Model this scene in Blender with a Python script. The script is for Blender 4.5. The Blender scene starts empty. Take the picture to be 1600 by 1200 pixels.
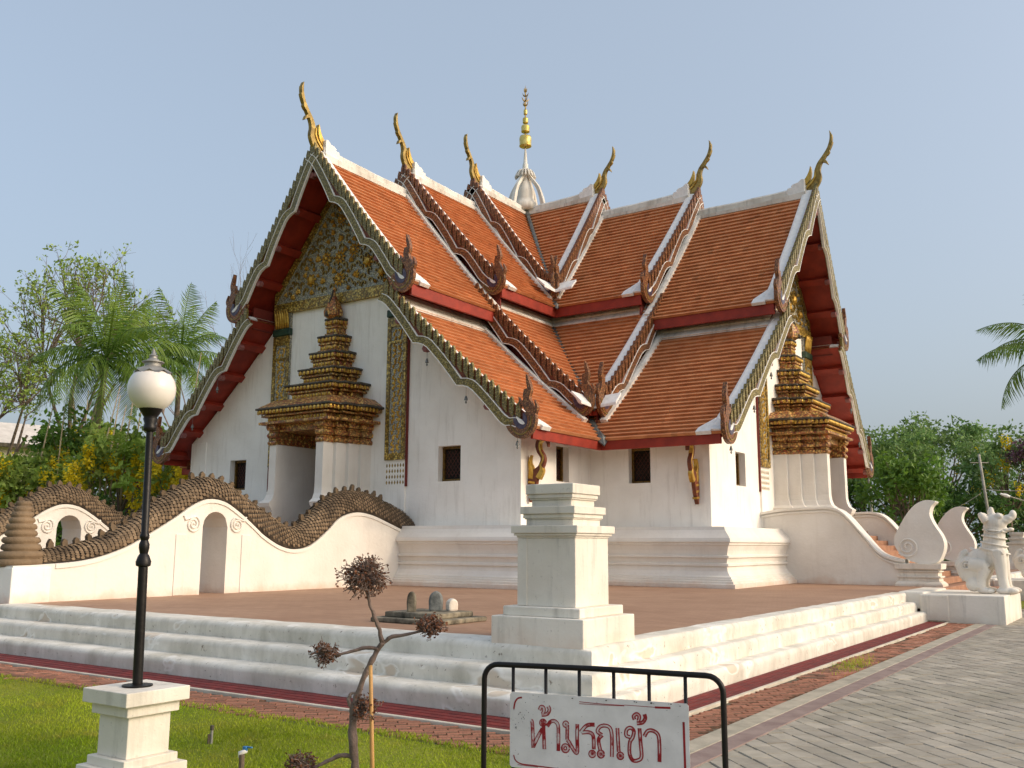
import bpy, math, random
from mathutils import Vector, Matrix
R = math.radians
S = bpy.context.scene
COL = S.collection
# ------------------------------------------------------------------ camera
cd = bpy.data.cameras.new('camera'); cam = bpy.data.objects.new('camera', cd); COL.objects.link(cam)
cd.sensor_width = 36.0; cd.lens = 36.0 * 1478.07 / 1600.0; cd.clip_start = 0.05; cd.clip_end = 6000
YAW, PIT, ROLL = R(34.143), R(9.63), R(0.234)
_f = Vector((-math.sin(YAW) * math.cos(PIT), math.cos(YAW) * math.cos(PIT), math.sin(PIT)))
_r = Vector((math.cos(YAW), math.sin(YAW), 0)); _u = _r.cross(_f)
_r2 = _r * math.cos(ROLL) + _u * math.sin(ROLL); _u2 = _u * math.cos(ROLL) - _r * math.sin(ROLL)
_m = Matrix((_r2, _u2, -_f)).transposed().to_4x4(); _m.translation = Vector((21.501, -32.675, 1.8))
cam.matrix_world = _m
S.camera = cam
# ------------------------------------------------------------------ sky and sun
SUN_EL, SUN_AZ = 27.0, 16.0            # azimuth counted from +x towards +y
W = bpy.data.worlds.new('World'); S.world = W; W.use_nodes = True
nt = W.node_tree; nt.nodes.clear()
sky = nt.nodes.new('ShaderNodeTexSky'); sky.sky_type = 'NISHITA'; sky.sun_disc = False
sky.sun_elevation = R(SUN_EL); sky.sun_rotation = R(90 - SUN_AZ)
sky.altitude = 200; sky.air_density = 1.0; sky.dust_density = 10.0; sky.ozone_density = 1.6
bg = nt.nodes.new('ShaderNodeBackground'); bg.inputs[1].default_value = 0.105
out = nt.nodes.new('ShaderNodeOutputWorld')
# an even veil of dry-season haze over the whole dome, added to the clear-sky model
veil = nt.nodes.new('ShaderNodeBackground'); veil.inputs[0].default_value = (0.212, 0.246, 0.276, 1); veil.inputs[1].default_value = 1.0
add = nt.nodes.new('ShaderNodeAddShader')
nt.links.new(sky.outputs[0], bg.inputs[0]); nt.links.new(bg.outputs[0], add.inputs[0]); nt.links.new(veil.outputs[0], add.inputs[1]); nt.links.new(add.outputs[0], out.inputs[0])
sd = bpy.data.lights.new('sun', 'SUN'); sun = bpy.data.objects.new('sun', sd); COL.objects.link(sun)
sd.energy = 0.45; sd.angle = R(3.0); sd.color = (1.0, 0.80, 0.60)
_sv = Vector((math.cos(R(SUN_EL)) * math.cos(R(SUN_AZ)), math.cos(R(SUN_EL)) * math.sin(R(SUN_AZ)), math.sin(R(SUN_EL))))
sun.rotation_euler = _sv.to_track_quat('Z', 'Y').to_euler(); sun.location = (40, 10, 40)
S.view_settings.view_transform = 'Standard'; S.view_settings.look = 'None'
S.view_settings.exposure = 0.42; S.view_settings.gamma = 1.0; S.view_settings.use_curve_mapping = False
# ------------------------------------------------------------------ helpers
ORG = {}
def lin(r, g=None, b=None):
    if g is None: r, g, b = r
    c = [x / 255.0 for x in (r, g, b)]
    return tuple(x / 12.92 if x <= 0.04045 else ((x + 0.055) / 1.055) ** 2.4 for x in c) + (1.0,)

def tag(o, label=None, cat=None, group=None, kind=None):
    if label: o['label'] = label
    if cat: o['category'] = cat
    if group: o['group'] = group
    if kind: o['kind'] = kind
    return o

def empty(name, loc, label=None, cat=None, group=None):
    o = bpy.data.objects.new(name, None); COL.objects.link(o); o.location = loc; o.empty_display_size = 0.2
    ORG[o] = Vector(loc)
    return tag(o, label, cat, group)

class MB:
    def __init__(s): s.v = []; s.f = []; s.t = []; s.mi = []
    def add(s, vs, fs, t=1.0, mi=0):
        n = len(s.v); s.v.extend(vs)
        for f in fs: s.f.append(tuple(i + n for i in f)); s.t.append(t); s.mi.append(mi)
        return s
    def box(s, x0, x1, y0, y1, z0, z1, t=1.0, mi=0):
        return s.add([(x0, y0, z0), (x1, y0, z0), (x1, y1, z0), (x0, y1, z0), (x0, y0, z1), (x1, y0, z1), (x1, y1, z1), (x0, y1, z1)],
                     [(0, 3, 2, 1), (4, 5, 6, 7), (0, 1, 5, 4), (1, 2, 6, 5), (2, 3, 7, 6), (3, 0, 4, 7)], t, mi)
    def prism(s, A, B, t=1.0, mi=0):
        n = len(A)
        return s.add(list(A) + list(B), [tuple(range(n))[::-1], tuple(range(n, 2 * n))] +
                     [(i, (i + 1) % n, n + (i + 1) % n, n + i) for i in range(n)], t, mi)
    def loft(s, rings, caps=True, t=1.0, mi=0, closed=True):
        n = len(rings[0]); vs = [p for r in rings for p in r]; fs = []
        m = n if closed else n - 1
        for k in range(len(rings) - 1):
            for i in range(m):
                a = k * n + i; b = k * n + (i + 1) % n
                fs.append((a, b, b + n, a + n))
        if caps: fs.append(tuple(range(n))[::-1]); fs.append(tuple(range((len(rings) - 1) * n, len(rings) * n)))
        return s.add(vs, fs, t, mi)
    def tube(s, path, rad, n=8, t=1.0, mi=0, caps=True):
        P = [Vector(p) for p in path]; rings = []
        if not hasattr(rad, '__len__'): rad = [rad] * len(P)
        up = Vector((0, 0, 1)); d0 = (P[1] - P[0]).normalized()
        if abs(d0.z) > 0.9: up = Vector((1, 0, 0))
        a = d0.cross(up).normalized()
        for i, p in enumerate(P):
            d = (P[min(i + 1, len(P) - 1)] - P[max(i - 1, 0)])
            if d.length < 1e-9: d = d0
            d = d.normalized(); a = (a - d * a.dot(d)).normalized(); b = d.cross(a)
            rings.append([tuple(p + (a * math.cos(2 * math.pi * k / n) + b * math.sin(2 * math.pi * k / n)) * rad[i]) for k in range(n)])
        return s.loft(rings, caps, t, mi)
    def lathe(s, prof, c=(0, 0, 0), n=24, t=1.0, mi=0):
        rings = [[(c[0] + r * math.cos(2 * math.pi * k / n), c[1] + r * math.sin(2 * math.pi * k / n), c[2] + z) for k in range(n)] for r, z in prof]
        return s.loft(rings, True, t, mi)
    def ball(s, c, r, n=10, m=6, t=1.0, mi=0):
        if not hasattr(r, '__len__'): r = (r, r, r)
        rings = []
        for j in range(m + 1):
            th = math.pi * min(max(j / m, 0.03), 0.97)
            rings.append([(c[0] + r[0] * math.sin(th) * math.cos(2 * math.pi * k / n), c[1] + r[1] * math.sin(th) * math.sin(2 * math.pi * k / n), c[2] - r[2] * math.cos(th)) for k in range(n)])
        return s.loft(rings, True, t, mi)
    def mesh(s, name, org=(0, 0, 0), smooth=False, mats=()):
        me = bpy.data.meshes.new(name)
        ox, oy, oz = org
        me.from_pydata([(p[0] - ox, p[1] - oy, p[2] - oz) for p in s.v], [], s.f)
        for m in mats: me.materials.append(m)
        if len(mats) > 1: me.polygons.foreach_set('material_index', s.mi)
        a = me.attributes.new('tint', 'FLOAT', 'FACE'); a.data.foreach_set('value', s.t)
        if smooth: me.polygons.foreach_set('use_smooth', [True] * len(me.polygons))
        me.update(); return me
    def build(s, name, mat, parent=None, smooth=False, bevel=0, seg=2, org=None, angle=None):
        mats = mat if isinstance(mat, (list, tuple)) else [mat]
        o0 = ORG[parent] if parent is not None else Vector(org or (0, 0, 0))
        me = s.mesh(name, o0, smooth, [M[m] for m in mats])
        o = bpy.data.objects.new(name, me); COL.objects.link(o); ORG[o] = o0
        if parent is not None: o.parent = parent
        else: o.location = o0
        if bevel:
            b = o.modifiers.new('bevel', 'BEVEL'); b.width = bevel; b.segments = seg; b.limit_method = 'ANGLE'; b.angle_limit = R(35)
        return o

def inst(name, me, parent, loc=(0, 0, 0), rot=(0, 0, 0), sc=(1, 1, 1)):
    """a piece that shares mesh data, placed in its parent's frame"""
    o = bpy.data.objects.new(name, me); COL.objects.link(o); o.parent = parent
    o.location = loc; o.rotation_euler = rot; o.scale = sc; ORG[o] = ORG[parent]
    return o

def copy_tree(o, parent, rz=None):
    c = o.copy(); COL.objects.link(c); c.parent = parent
    if rz is not None: c.rotation_euler = (0, 0, rz)
    ORG[c] = ORG[parent] if parent is not None else Vector(c.location)
    for ch in list(o.children): copy_tree(ch, c)
    return c

def lerp(a, b, t): return a + (b - a) * t
def interp(tab, x):
    if x <= tab[0][0]: return tab[0][1]
    for (a, b), (c, d) in zip(tab, tab[1:]):
        if x <= c:
            t = (x - a) / (c - a); t = t * t * (3 - 2 * t) * 0.35 + t * 0.65
            return b + (d - b) * t
    return tab[-1][1]
def smoothpath(pts, n=6):
    """Catmull-Rom through tuples of any size"""
    out = []; P = [pts[0]] + list(pts) + [pts[-1]]
    for i in range(1, len(P) - 2):
        for k in range(n):
            t = k / n
            out.append(tuple(0.5 * (2 * b + (c - a) * t + (2 * a - 5 * b + 4 * c - d) * t * t + (3 * b - a - 3 * c + d) * t ** 3)
                             for a, b, c, d in zip(P[i - 1], P[i], P[i + 1], P[i + 2])))
    out.append(tuple(pts[-1])); return out
def ribbon(mb, pts, frame, thick, n=5, t=1.0, mi=0, serr=None):
    """pts (u,w,width): a tapering flat ribbon extruded to 'thick'; frame(u,w,d)->xyz. serr: (side, count, size) flame notches"""
    P = smoothpath(pts, n); L = []; Rr = []
    for i, (u, w, wd) in enumerate(P):
        a = P[max(i - 1, 0)]; b = P[min(i + 1, len(P) - 1)]
        du, dw = b[0] - a[0], b[1] - a[1]; l = math.hypot(du, dw) or 1
        nx, ny = -dw / l, du / l
        hl = hr = wd / 2
        if serr and i > len(P) * serr[3]:
            k = ((i % serr[1]) / serr[1]) * serr[2] * min(1.0, wd / .12)
            if serr[0] > 0: hl += k
            else: hr += k
        L.append((u + nx * hl, w + ny * hl)); Rr.append((u - nx * hr, w - ny * hr))
    vs = []; fs = []; m = len(P)
    for d in (-thick / 2, thick / 2):
        for q in L: vs.append(frame(q[0], q[1], d))
        for q in Rr: vs.append(frame(q[0], q[1], d))
    for i in range(m - 1):
        fs += [(i, i + 1, m + i + 1, m + i), (2 * m + i, 3 * m + i, 3 * m + i + 1, 2 * m + i + 1),
               (i, 2 * m + i, 2 * m + i + 1, i + 1), (m + i, m + i + 1, 3 * m + i + 1, 3 * m + i)]
    fs += [(0, m, 3 * m, 2 * m), (m - 1, 3 * m - 1, 4 * m - 1, 2 * m - 1)]
    mb.add(vs, fs, t, mi)
# ------------------------------------------------------------------ materials
M = {}
class NT:
    def __init__(s, name):
        m = bpy.data.materials.new(name); m.use_nodes = True; s.m = m; s.t = m.node_tree; M[name] = m
        s.b = s.t.nodes['Principled BSDF']; s.out = s.t.nodes['Material Output']
        s.co = s.t.nodes.new('ShaderNodeTexCoord').outputs['Object']
    def n(s, ty, **k):
        o = s.t.nodes.new(ty)
        for a, v in k.items(): setattr(o, a, v)
        return o
    def l(s, a, b): s.t.links.new(a, b)
    def mapped(s, sc):
        m = s.n('ShaderNodeMapping'); m.inputs['Scale'].default_value = sc; s.l(s.co, m.inputs[0]); return m.outputs[0]
    def noise(s, scale, detail=4, rough=0.55, vec=None, dist=0):
        o = s.n('ShaderNodeTexNoise'); o.inputs['Scale'].default_value = scale; o.inputs['Detail'].default_value = detail
        o.inputs['Roughness'].default_value = rough; o.inputs['Distortion'].default_value = dist
        s.l(vec or s.co, o.inputs['Vector']); return o.outputs['Fac']
    def ramp(s, fac, stops, ease=True):
        o = s.n('ShaderNodeValToRGB'); e = o.color_ramp.elements
        while len(e) < len(stops): e.new(0.5)
        for k, (p, c) in enumerate(stops):
            e[k].position = p; e[k].color = c if hasattr(c, '__len__') else (c, c, c, 1)
        s.l(fac, o.inputs[0]); return o.outputs[0]
    def mix(s, fac, a, b, mode='MIX'):
        o = s.n('ShaderNodeMix', data_type='RGBA', blend_type=mode)
        for sock, v in ((o.inputs[0], fac), (o.inputs[6], a), (o.inputs[7], b)):
            if hasattr(v, 'is_output'): s.l(v, sock)
            else: sock.default_value = v
        return o.outputs[2]
    def math(s, op, a, b):
        o = s.n('ShaderNodeMath', operation=op)
        for sock, v in zip(o.inputs, (a, b)):
            if hasattr(v, 'is_output'): s.l(v, sock)
            else: sock.default_value = v
        return o.outputs[0]
    def tint(s):
        o = s.n('ShaderNodeAttribute', attribute_name='tint'); return o.outputs['Fac']
    def bump(s, h, dist=0.02, st=0.5):
        o = s.n('ShaderNodeBump'); o.inputs['Strength'].default_value = st; o.inputs['Distance'].default_value = dist
        s.l(h, o.inputs['Height']); s.l(o.outputs[0], s.b.inputs['Normal'])
    def color(s, c):
        if hasattr(c, 'is_output'): s.l(c, s.b.inputs['Base Color'])
        else: s.b.inputs['Base Color'].default_value = c
    def set(s, rough=0.7, metal=0.0, spec=0.4):
        s.b.inputs['Roughness'].default_value = rough; s.b.inputs['Metallic'].default_value = metal
        s.b.inputs['Specular IOR Level'].default_value = spec; return s

def simple(name, c1, c2, scale=4, rough=0.7, metal=0.0, bump=0.0, bscale=40, tint=False, spec=0.4, lo=0.35, hi=0.65):
    t = NT(name).set(rough, metal, spec)
    c = t.ramp(t.noise(scale), [(lo, lin(c1)), (hi, lin(c2))])
    if tint: c = t.mix(1.0, c, t.tint(), 'MULTIPLY')
    t.color(c)
    if bump: t.bump(t.noise(bscale, 3), 0.02, bump)
    return t

# white lime plaster: faint blotches, rain streaks, damp reddish foot
def plaster(name, base, blot, streak, st_lo, st_hi, grime=0.5, fine=1.0, damp=0.5):
    t = NT(name).set(0.85, 0, 0.25)
    c = t.ramp(t.noise(0.9, 6), [(0.35, lin(blot)), (0.6, lin(base))])
    sv = t.mapped((3.2, 3.2, 0.35))
    sk = t.ramp(t.noise(1.6, 6, 0.65, sv), [(st_lo, 0.0), (st_hi, 1.0)])
    c = t.mix(t.math('MULTIPLY', sk, grime), c, lin(streak))
    sp = t.ramp(t.noise(26, 3, 0.6), [(0.28, 0.55), (0.36, 0.0)])
    c = t.mix(t.math('MULTIPLY', sp, 0.25 * fine), c, lin(140, 132, 120))
    # damp, reddish foot with a ragged upper edge
    sx = t.n('ShaderNodeSeparateXYZ'); t.l(t.co, sx.inputs[0])
    hgt = t.math('ADD', t.math('MULTIPLY', sx.outputs[2], 1.6), t.math('MULTIPLY', t.noise(1.7, 6, 0.65), 1.1))
    dm = t.ramp(hgt, [(0.45, 1.0), (0.85, 0.0)])
    c = t.mix(t.math('MULTIPLY', dm, damp), c, lin(206, 164, 132))
    t.color(c); t.bump(t.math('ADD', t.noise(2.2, 3), t.math('MULTIPLY', t.noise(14, 6), 0.35)), 0.05, 0.3)
    return t
plaster('plaster', (249, 245, 237), (241, 236, 227), (196, 188, 176), 0.52, 0.78, 0.5)  # base raised to brighten the shaded gable walls, light put into the colour
plaster('plaster_dimmed', (232, 227, 218), (222, 216, 206), (204, 196, 184), 0.54, 0.8, 0.4)  # base lowered to offset the sun on naga walls and plinth, in colour
plaster('plaster_old', (232, 226, 214), (216, 208, 194), (120, 116, 106), 0.54, 0.80, 0.5, 2, 0.25)
plaster('ridge_plaster', (232, 228, 220), (205, 198, 186), (116, 110, 100), 0.5, 0.75, 0.55, 2, 0.0)
# rounded terrace steps: mildew veil, streaks and peeled patches
t = NT('step_plaster').set(0.85, 0, 0.25)
c = t.ramp(t.noise(1.3, 6), [(0.32, lin(206, 200, 186)), (0.62, lin(232, 227, 216))])
sk = t.ramp(t.noise(1.7, 7, 0.68, t.mapped((1.8, 1.8, 0.7)), 0.4), [(0.44, 0.0), (0.74, 1.0)])
c = t.mix(t.math('MULTIPLY', sk, 0.55), c, lin(158, 153, 136))
pe = t.ramp(t.noise(1.25, 3, 0.5, t.mapped((1, 1, 1.7)), 0.3), [(0.635, 0.0), (0.67, 0.75)])
c = t.mix(pe, c, lin(206, 190, 170))
ed = t.ramp(t.noise(1.25, 3, 0.5, t.mapped((1, 1, 1.7)), 0.3), [(0.600, 0.0), (0.628, 0.5), (0.634, 0.5), (0.66, 0.0)])
c = t.mix(ed, c, lin(250, 247, 240))
sp = t.ramp(t.noise(14, 4, 0.7), [(0.30, 0.8), (0.37, 0.0)])
c = t.mix(sp, c, lin(120, 104, 88))
t.color(c); t.bump(t.math('ADD', t.noise(5, 6), t.math('MULTIPLY', pe, -0.35)), 0.03, 0.4)
# clay roof tiles
t = NT('roof_tile').set(0.75, 0, 0.3)
c = t.ramp(t.noise(2.2, 6), [(0.3, lin(178, 112, 72)), (0.5, lin(194, 128, 84)), (0.75, lin(206, 144, 100))])
d = t.ramp(t.noise(0.55, 5, 0.7), [(0.5, 0.0), (0.78, 1.0)])
c = t.mix(t.math('MULTIPLY', d, 0.30), c, lin(150, 96, 66))
lv = t.ramp(t.noise(1.1, 4, 0.7, t.mapped((1, 1, 2))), [(0.70, 0.0), (0.8, 1.0)])
c = t.mix(t.math('MULTIPLY', lv, 0.5), c, lin(205, 175, 145))
c = t.mix(1.0, c, t.tint(), 'MULTIPLY'); t.color(c); t.bump(t.noise(60, 3), 0.01, 0.3)
# red oxide woodwork
simple('red_wood', (132, 42, 28), (156, 52, 34), 3, 0.55, 0, 0.15, 30, True)
simple('red_dark', (104, 40, 32), (124, 48, 38), 3, 0.6, 0, 0.1, 30)
# glass-mosaic barge boards: fine chequer of gold on olive / on brown
def mosaic(name, a, b, c3, sc, metal, rough=0.45, lo=0.05, bumpst=0.5):
    t = NT(name).set(rough, metal, 0.5)
    vo = t.n('ShaderNodeTexVoronoi'); vo.inputs['Scale'].default_value = sc; t.l(t.co, vo.inputs['Vector'])
    f = t.n('ShaderNodeSeparateColor'); t.l(vo.outputs['Color'], f.inputs[0])
    c = t.ramp(f.outputs[0], [(0.0, lin(a)), (0.45, lin(b)), (0.9, lin(c3))])
    g = t.ramp(vo.outputs['Distance'], [(0.35, 1.0), (0.6, 0.35)])
    c = t.mix(1.0, c, g, 'MULTIPLY')
    c = t.mix(t.ramp(t.noise(1.5, 4), [(0.4, 0.0), (0.75, 0.45)]), c, lin(96, 88, 70))
    t.color(c); t.bump(vo.outputs['Distance'], 0.01, bumpst)
    return t
mosaic('mosaic_olive', (130, 114, 50), (150, 132, 62), (172, 158, 106), 26, 0.12)
mosaic('mosaic_brown', (124, 70, 36), (146, 86, 46), (176, 122, 74), 26, 0.1)
mosaic('mosaic_blue', (176, 177, 170), (190, 190, 182), (214, 202, 160), 22, 0.03, 0.5)
mosaic('mosaic_gold', (132, 100, 34), (190, 152, 58), (226, 196, 104), 16, 0.3, 0.35)
mosaic('pilaster_face', (104, 106, 98), (150, 122, 48), (190, 156, 70), 8, 0.3, 0.4)
mosaic('carved', (164, 74, 48), (204, 140, 72), (238, 196, 112), 15, 0.1, 0.45, 0.05, 0.9)
mosaic('carved_gold', (120, 56, 20), (180, 128, 40), (216, 172, 76), 13, 0.45, 0.4, 0.05, 0.9)
simple('gold', (168, 126, 44), (216, 178, 86), 6, 0.34, 0.55, 0.2, 25)
simple('gold_old', (116, 94, 44), (172, 146, 80), 7, 0.42, 0.4, 0.25, 25)
simple('gold_bright', (206, 178, 84), (232, 212, 130), 5, 0.3, 0.6, 0.15, 20)
simple('lip_dark', (58, 54, 48), (92, 86, 74), 6, 0.8, 0, 0.4, 30)
simple('green_dark', (30, 52, 40), (50, 76, 56), 5, 0.5)
simple('purlin_end', (120, 72, 70), (146, 96, 92), 6, 0.7)
simple('brown_paint', (92, 44, 24), (122, 62, 34), 6, 0.5, 0, 0.1)
simple('violet_glass', (60, 48, 72), (92, 84, 100), 9, 0.3)
simple('lead', (86, 88, 86), (118, 120, 116), 5, 0.5, 0.5, 0.15)
simple('white_paint', (226, 224, 220), (240, 238, 234), 8, 0.6)
simple('void', (26, 22, 18), (36, 30, 24), 3, 0.9)
simple('lattice', (82, 60, 26), (130, 98, 40), 12, 0.45, 0.4)
simple('door_wood', (64, 30, 20), (88, 44, 28), 5, 0.6)
# naga scales: brown stucco gone black on the crown
t = NT('naga').set(0.9, 0, 0.2)
c = t.ramp(t.noise(1.1, 5, 0.6), [(0.32, lin(92, 79, 64)), (0.5, lin(122, 104, 83)), (0.7, lin(150, 128, 102))])
c = t.mix(1.0, c, t.tint(), 'MULTIPLY'); t.color(c); t.bump(t.noise(22, 5), 0.03, 0.5)
simple('naga_under', (58, 50, 42), (82, 71, 59), 4, 0.95, 0, 0.4)
# terrace floor: brown tiles with fine joints
t = NT('terrace_tile').set(0.7, 0, 0.3)
c = t.ramp(t.noise(0.8, 6, 0.65), [(0.3, lin(156, 122, 98)), (0.7, lin(176, 142, 116))])
br = t.n('ShaderNodeTexBrick'); br.offset = 0.5; br.inputs['Scale'].default_value = 1.0
br.inputs['Brick Width'].default_value = 0.3; br.inputs['Row Height'].default_value = 0.15; br.inputs['Mortar Size'].default_value = 0.006
br.inputs['Color1'].default_value = (1, 1, 1, 1); br.inputs['Color2'].default_value = (0.88, 0.86, 0.86, 1); br.inputs['Mortar'].default_value = (0.7, 0.68, 0.66, 1)
t.l(t.co, br.inputs['Vector']); c = t.mix(1.0, c, br.outputs['Color'], 'MULTIPLY'); t.color(c); t.bump(br.outputs['Fac'], 0.004, -0.4)
simple('stair_tile', (148, 106, 80), (172, 128, 100), 3, 0.7, 0, 0.15)
simple('drain_red', (92, 26, 22), (126, 38, 30), 7, 0.7, 0, 0.3, 40, True)
# brick path with black algae
t = NT('path_brick').set(0.9, 0, 0.2)
c = t.ramp(t.noise(2.4, 6, 0.7), [(0.32, lin(140, 92, 72)), (0.55, lin(178, 124, 100)), (0.75, lin(192, 152, 132))])
k = t.ramp(t.noise(1.6, 6, 0.75, t.mapped((1.0, 2.2, 1))), [(0.46, 0.0), (0.60, 1.0)])
c = t.mix(t.math('MULTIPLY', k, 0.8), c, lin(84, 74, 60))
c = t.mix(1.0, c, t.tint(), 'MULTIPLY'); t.color(c); t.bump(t.noise(40, 5), 0.02, 0.6)
simple('mortar_dark', (74, 64, 52), (104, 92, 74), 4, 0.95, 0, 0.4)
# grey paver road
t = NT('paver').set(0.85, 0, 0.3)
c = t.ramp(t.noise(1.7, 6, 0.7), [(0.3, lin(140, 133, 120)), (0.6, lin(172, 164, 150)), (0.8, lin(188, 174, 158))])
k = t.ramp(t.noise(0.5, 5, 0.7), [(0.45, 0.0), (0.75, 1.0)])
c = t.mix(t.math('MULTIPLY', k, 0.35), c, lin(136, 134, 110))
c = t.mix(1.0, c, t.tint(), 'MULTIPLY'); t.color(c); t.bump(t.noise(70, 4), 0.01, 0.5)
simple('joint', (70, 64, 52), (96, 88, 70), 5, 0.95)
simple('kerb', (150, 144, 128), (178, 168, 150), 4, 0.9, 0, 0.4)
simple('kerb_violet', (128, 108, 102), (148, 130, 122), 4, 0.9, 0, 0.4)
simple('kerb_white', (184, 174, 156), (206, 198, 182), 4, 0.9, 0, 0.3)
# soil and grass
t = NT('soil').set(0.95, 0, 0.1)
c = t.ramp(t.noise(0.35, 6, 0.7), [(0.35, lin(98, 112, 36)), (0.6, lin(130, 134, 54))]); t.color(c); t.bump(t.noise(12, 5), 0.04, 0.6)
def leafmat(name, a, b, trans=0.35, rough=0.5):
    t = NT(name).set(rough, 0, 0.35)
    c = t.ramp(t.noise(0.7, 3), [(0.35, lin(a)), (0.65, lin(b))])
    if name == 'grass': c = t.mix(t.ramp(t.noise(1.6, 5, 0.7), [(0.52, 0.0), (0.72, 0.75)]), c, lin(176, 156, 76))
    c = t.mix(1.0, c, t.tint(), 'MULTIPLY'); t.color(c)
    tr = t.n('ShaderNodeBsdfTranslucent'); t.l(c, tr.inputs[0])
    mx = t.n('ShaderNodeMixShader'); mx.inputs[0].default_value = trans
    t.l(t.b.outputs[0], mx.inputs[1]); t.l(tr.outputs[0], mx.inputs[2]); t.l(mx.outputs[0], t.out.inputs[0])
leafmat('grass', (134, 162, 26), (172, 182, 50), 0.4)
leafmat('leaf_mid', (84, 122, 40), (122, 154, 60))
leafmat('leaf_dark', (58, 92, 40), (90, 122, 56))
leafmat('leaf_light', (134, 162, 64), (164, 182, 92))
leafmat('leaf_hazed', (104, 138, 76), (138, 164, 96))  # distance haze put into the leaf colour: paler, greyer green
leafmat('palm_leaf', (78, 116, 40), (126, 150, 58), 0.3, 0.4)
leafmat('flower_yellow', (236, 208, 24), (248, 226, 60), 0.45)
leafmat('flower_purple', (136, 96, 116), (160, 120, 138), 0.3)
leafmat('dry_leaf', (92, 58, 38), (124, 78, 52), 0.15, 0.7)
simple('bark', (86, 74, 62), (128, 112, 96), 5, 0.9, 0, 0.5, 20)
simple('bark_pale', (168, 150, 118), (196, 178, 142), 5, 0.85, 0, 0.3)
simple('bark_twig', (104, 88, 80), (136, 118, 108), 6, 0.9, 0, 0.5)
simple('bamboo', (176, 130, 72), (198, 154, 92), 5, 0.5, 0, 0.1)
simple('black_iron', (20, 18, 17), (32, 29, 27), 6, 0.4, 0.3, 0.1)
simple('grey_iron', (132, 130, 126), (160, 158, 153), 5, 0.5, 0.4, 0.1)
simple('globe', (226, 219, 211), (232, 226, 218), 3, 0.18, 0, 0, spec=0.5)
t = M['globe'].node_tree.nodes['Principled BSDF']; t.inputs['Subsurface Weight'].default_value = 0.15; t.inputs['Subsurface Radius'].default_value = (0.1, 0.1, 0.1)
t = NT('sign_white').set(0.55, 0.0, 0.4)
c = t.ramp(t.noise(7, 5), [(0.35, lin(206, 204, 200)), (0.65, lin(222, 220, 216))])
c = t.mix(t.ramp(t.noise(34, 4, 0.7), [(0.27, 0.9), (0.32, 0.0)]), c, lin(92, 74, 62)); t.color(c); t.bump(t.noise(20, 3), 0.004, 0.3)
t = NT('sign_red').set(0.5, 0, 0.4)
t.color(t.ramp(t.noise(30, 4), [(0.3, lin(126, 18, 24)), (0.7, lin(156, 34, 38))]))
t = NT('sign_worn').set(0.55, 0, 0.4)
t.color(t.ramp(t.noise(16, 5, 0.6), [(0.42, lin(140, 22, 28)), (0.5, lin(186, 150, 148)), (0.6, lin(196, 190, 186))]))
simple('stone_grey', (96, 100, 98), (140, 142, 138), 7, 0.9, 0, 0.4)
simple('stone_dark', (70, 66, 56), (150, 140, 120), 5, 0.95, 0, 0.5)
simple('blue_plastic', (40, 110, 168), (60, 132, 188), 5, 0.4)
simple('concrete', (150, 144, 132), (178, 172, 160), 3, 0.9, 0, 0.3)
simple('far_roof', (196, 190, 182), (214, 208, 200), 2, 0.8)
simple('far_wall', (222, 212, 200), (234, 226, 214), 2, 0.85)
simple('far_grey', (112, 104, 96), (138, 130, 120), 2, 0.9)
rnd = random.Random(7)
# ================================================================== the setting
CX, CY = 21.5, -32.67
TZ = 0.67
tag(MB().add([(-2500, -2500, -0.03), (2500, -2500, -0.03), (2500, 2500, -0.03), (-2500, 2500, -0.03)], [(0, 1, 2, 3)]).build('ground', 'soil'), kind='structure')

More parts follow.
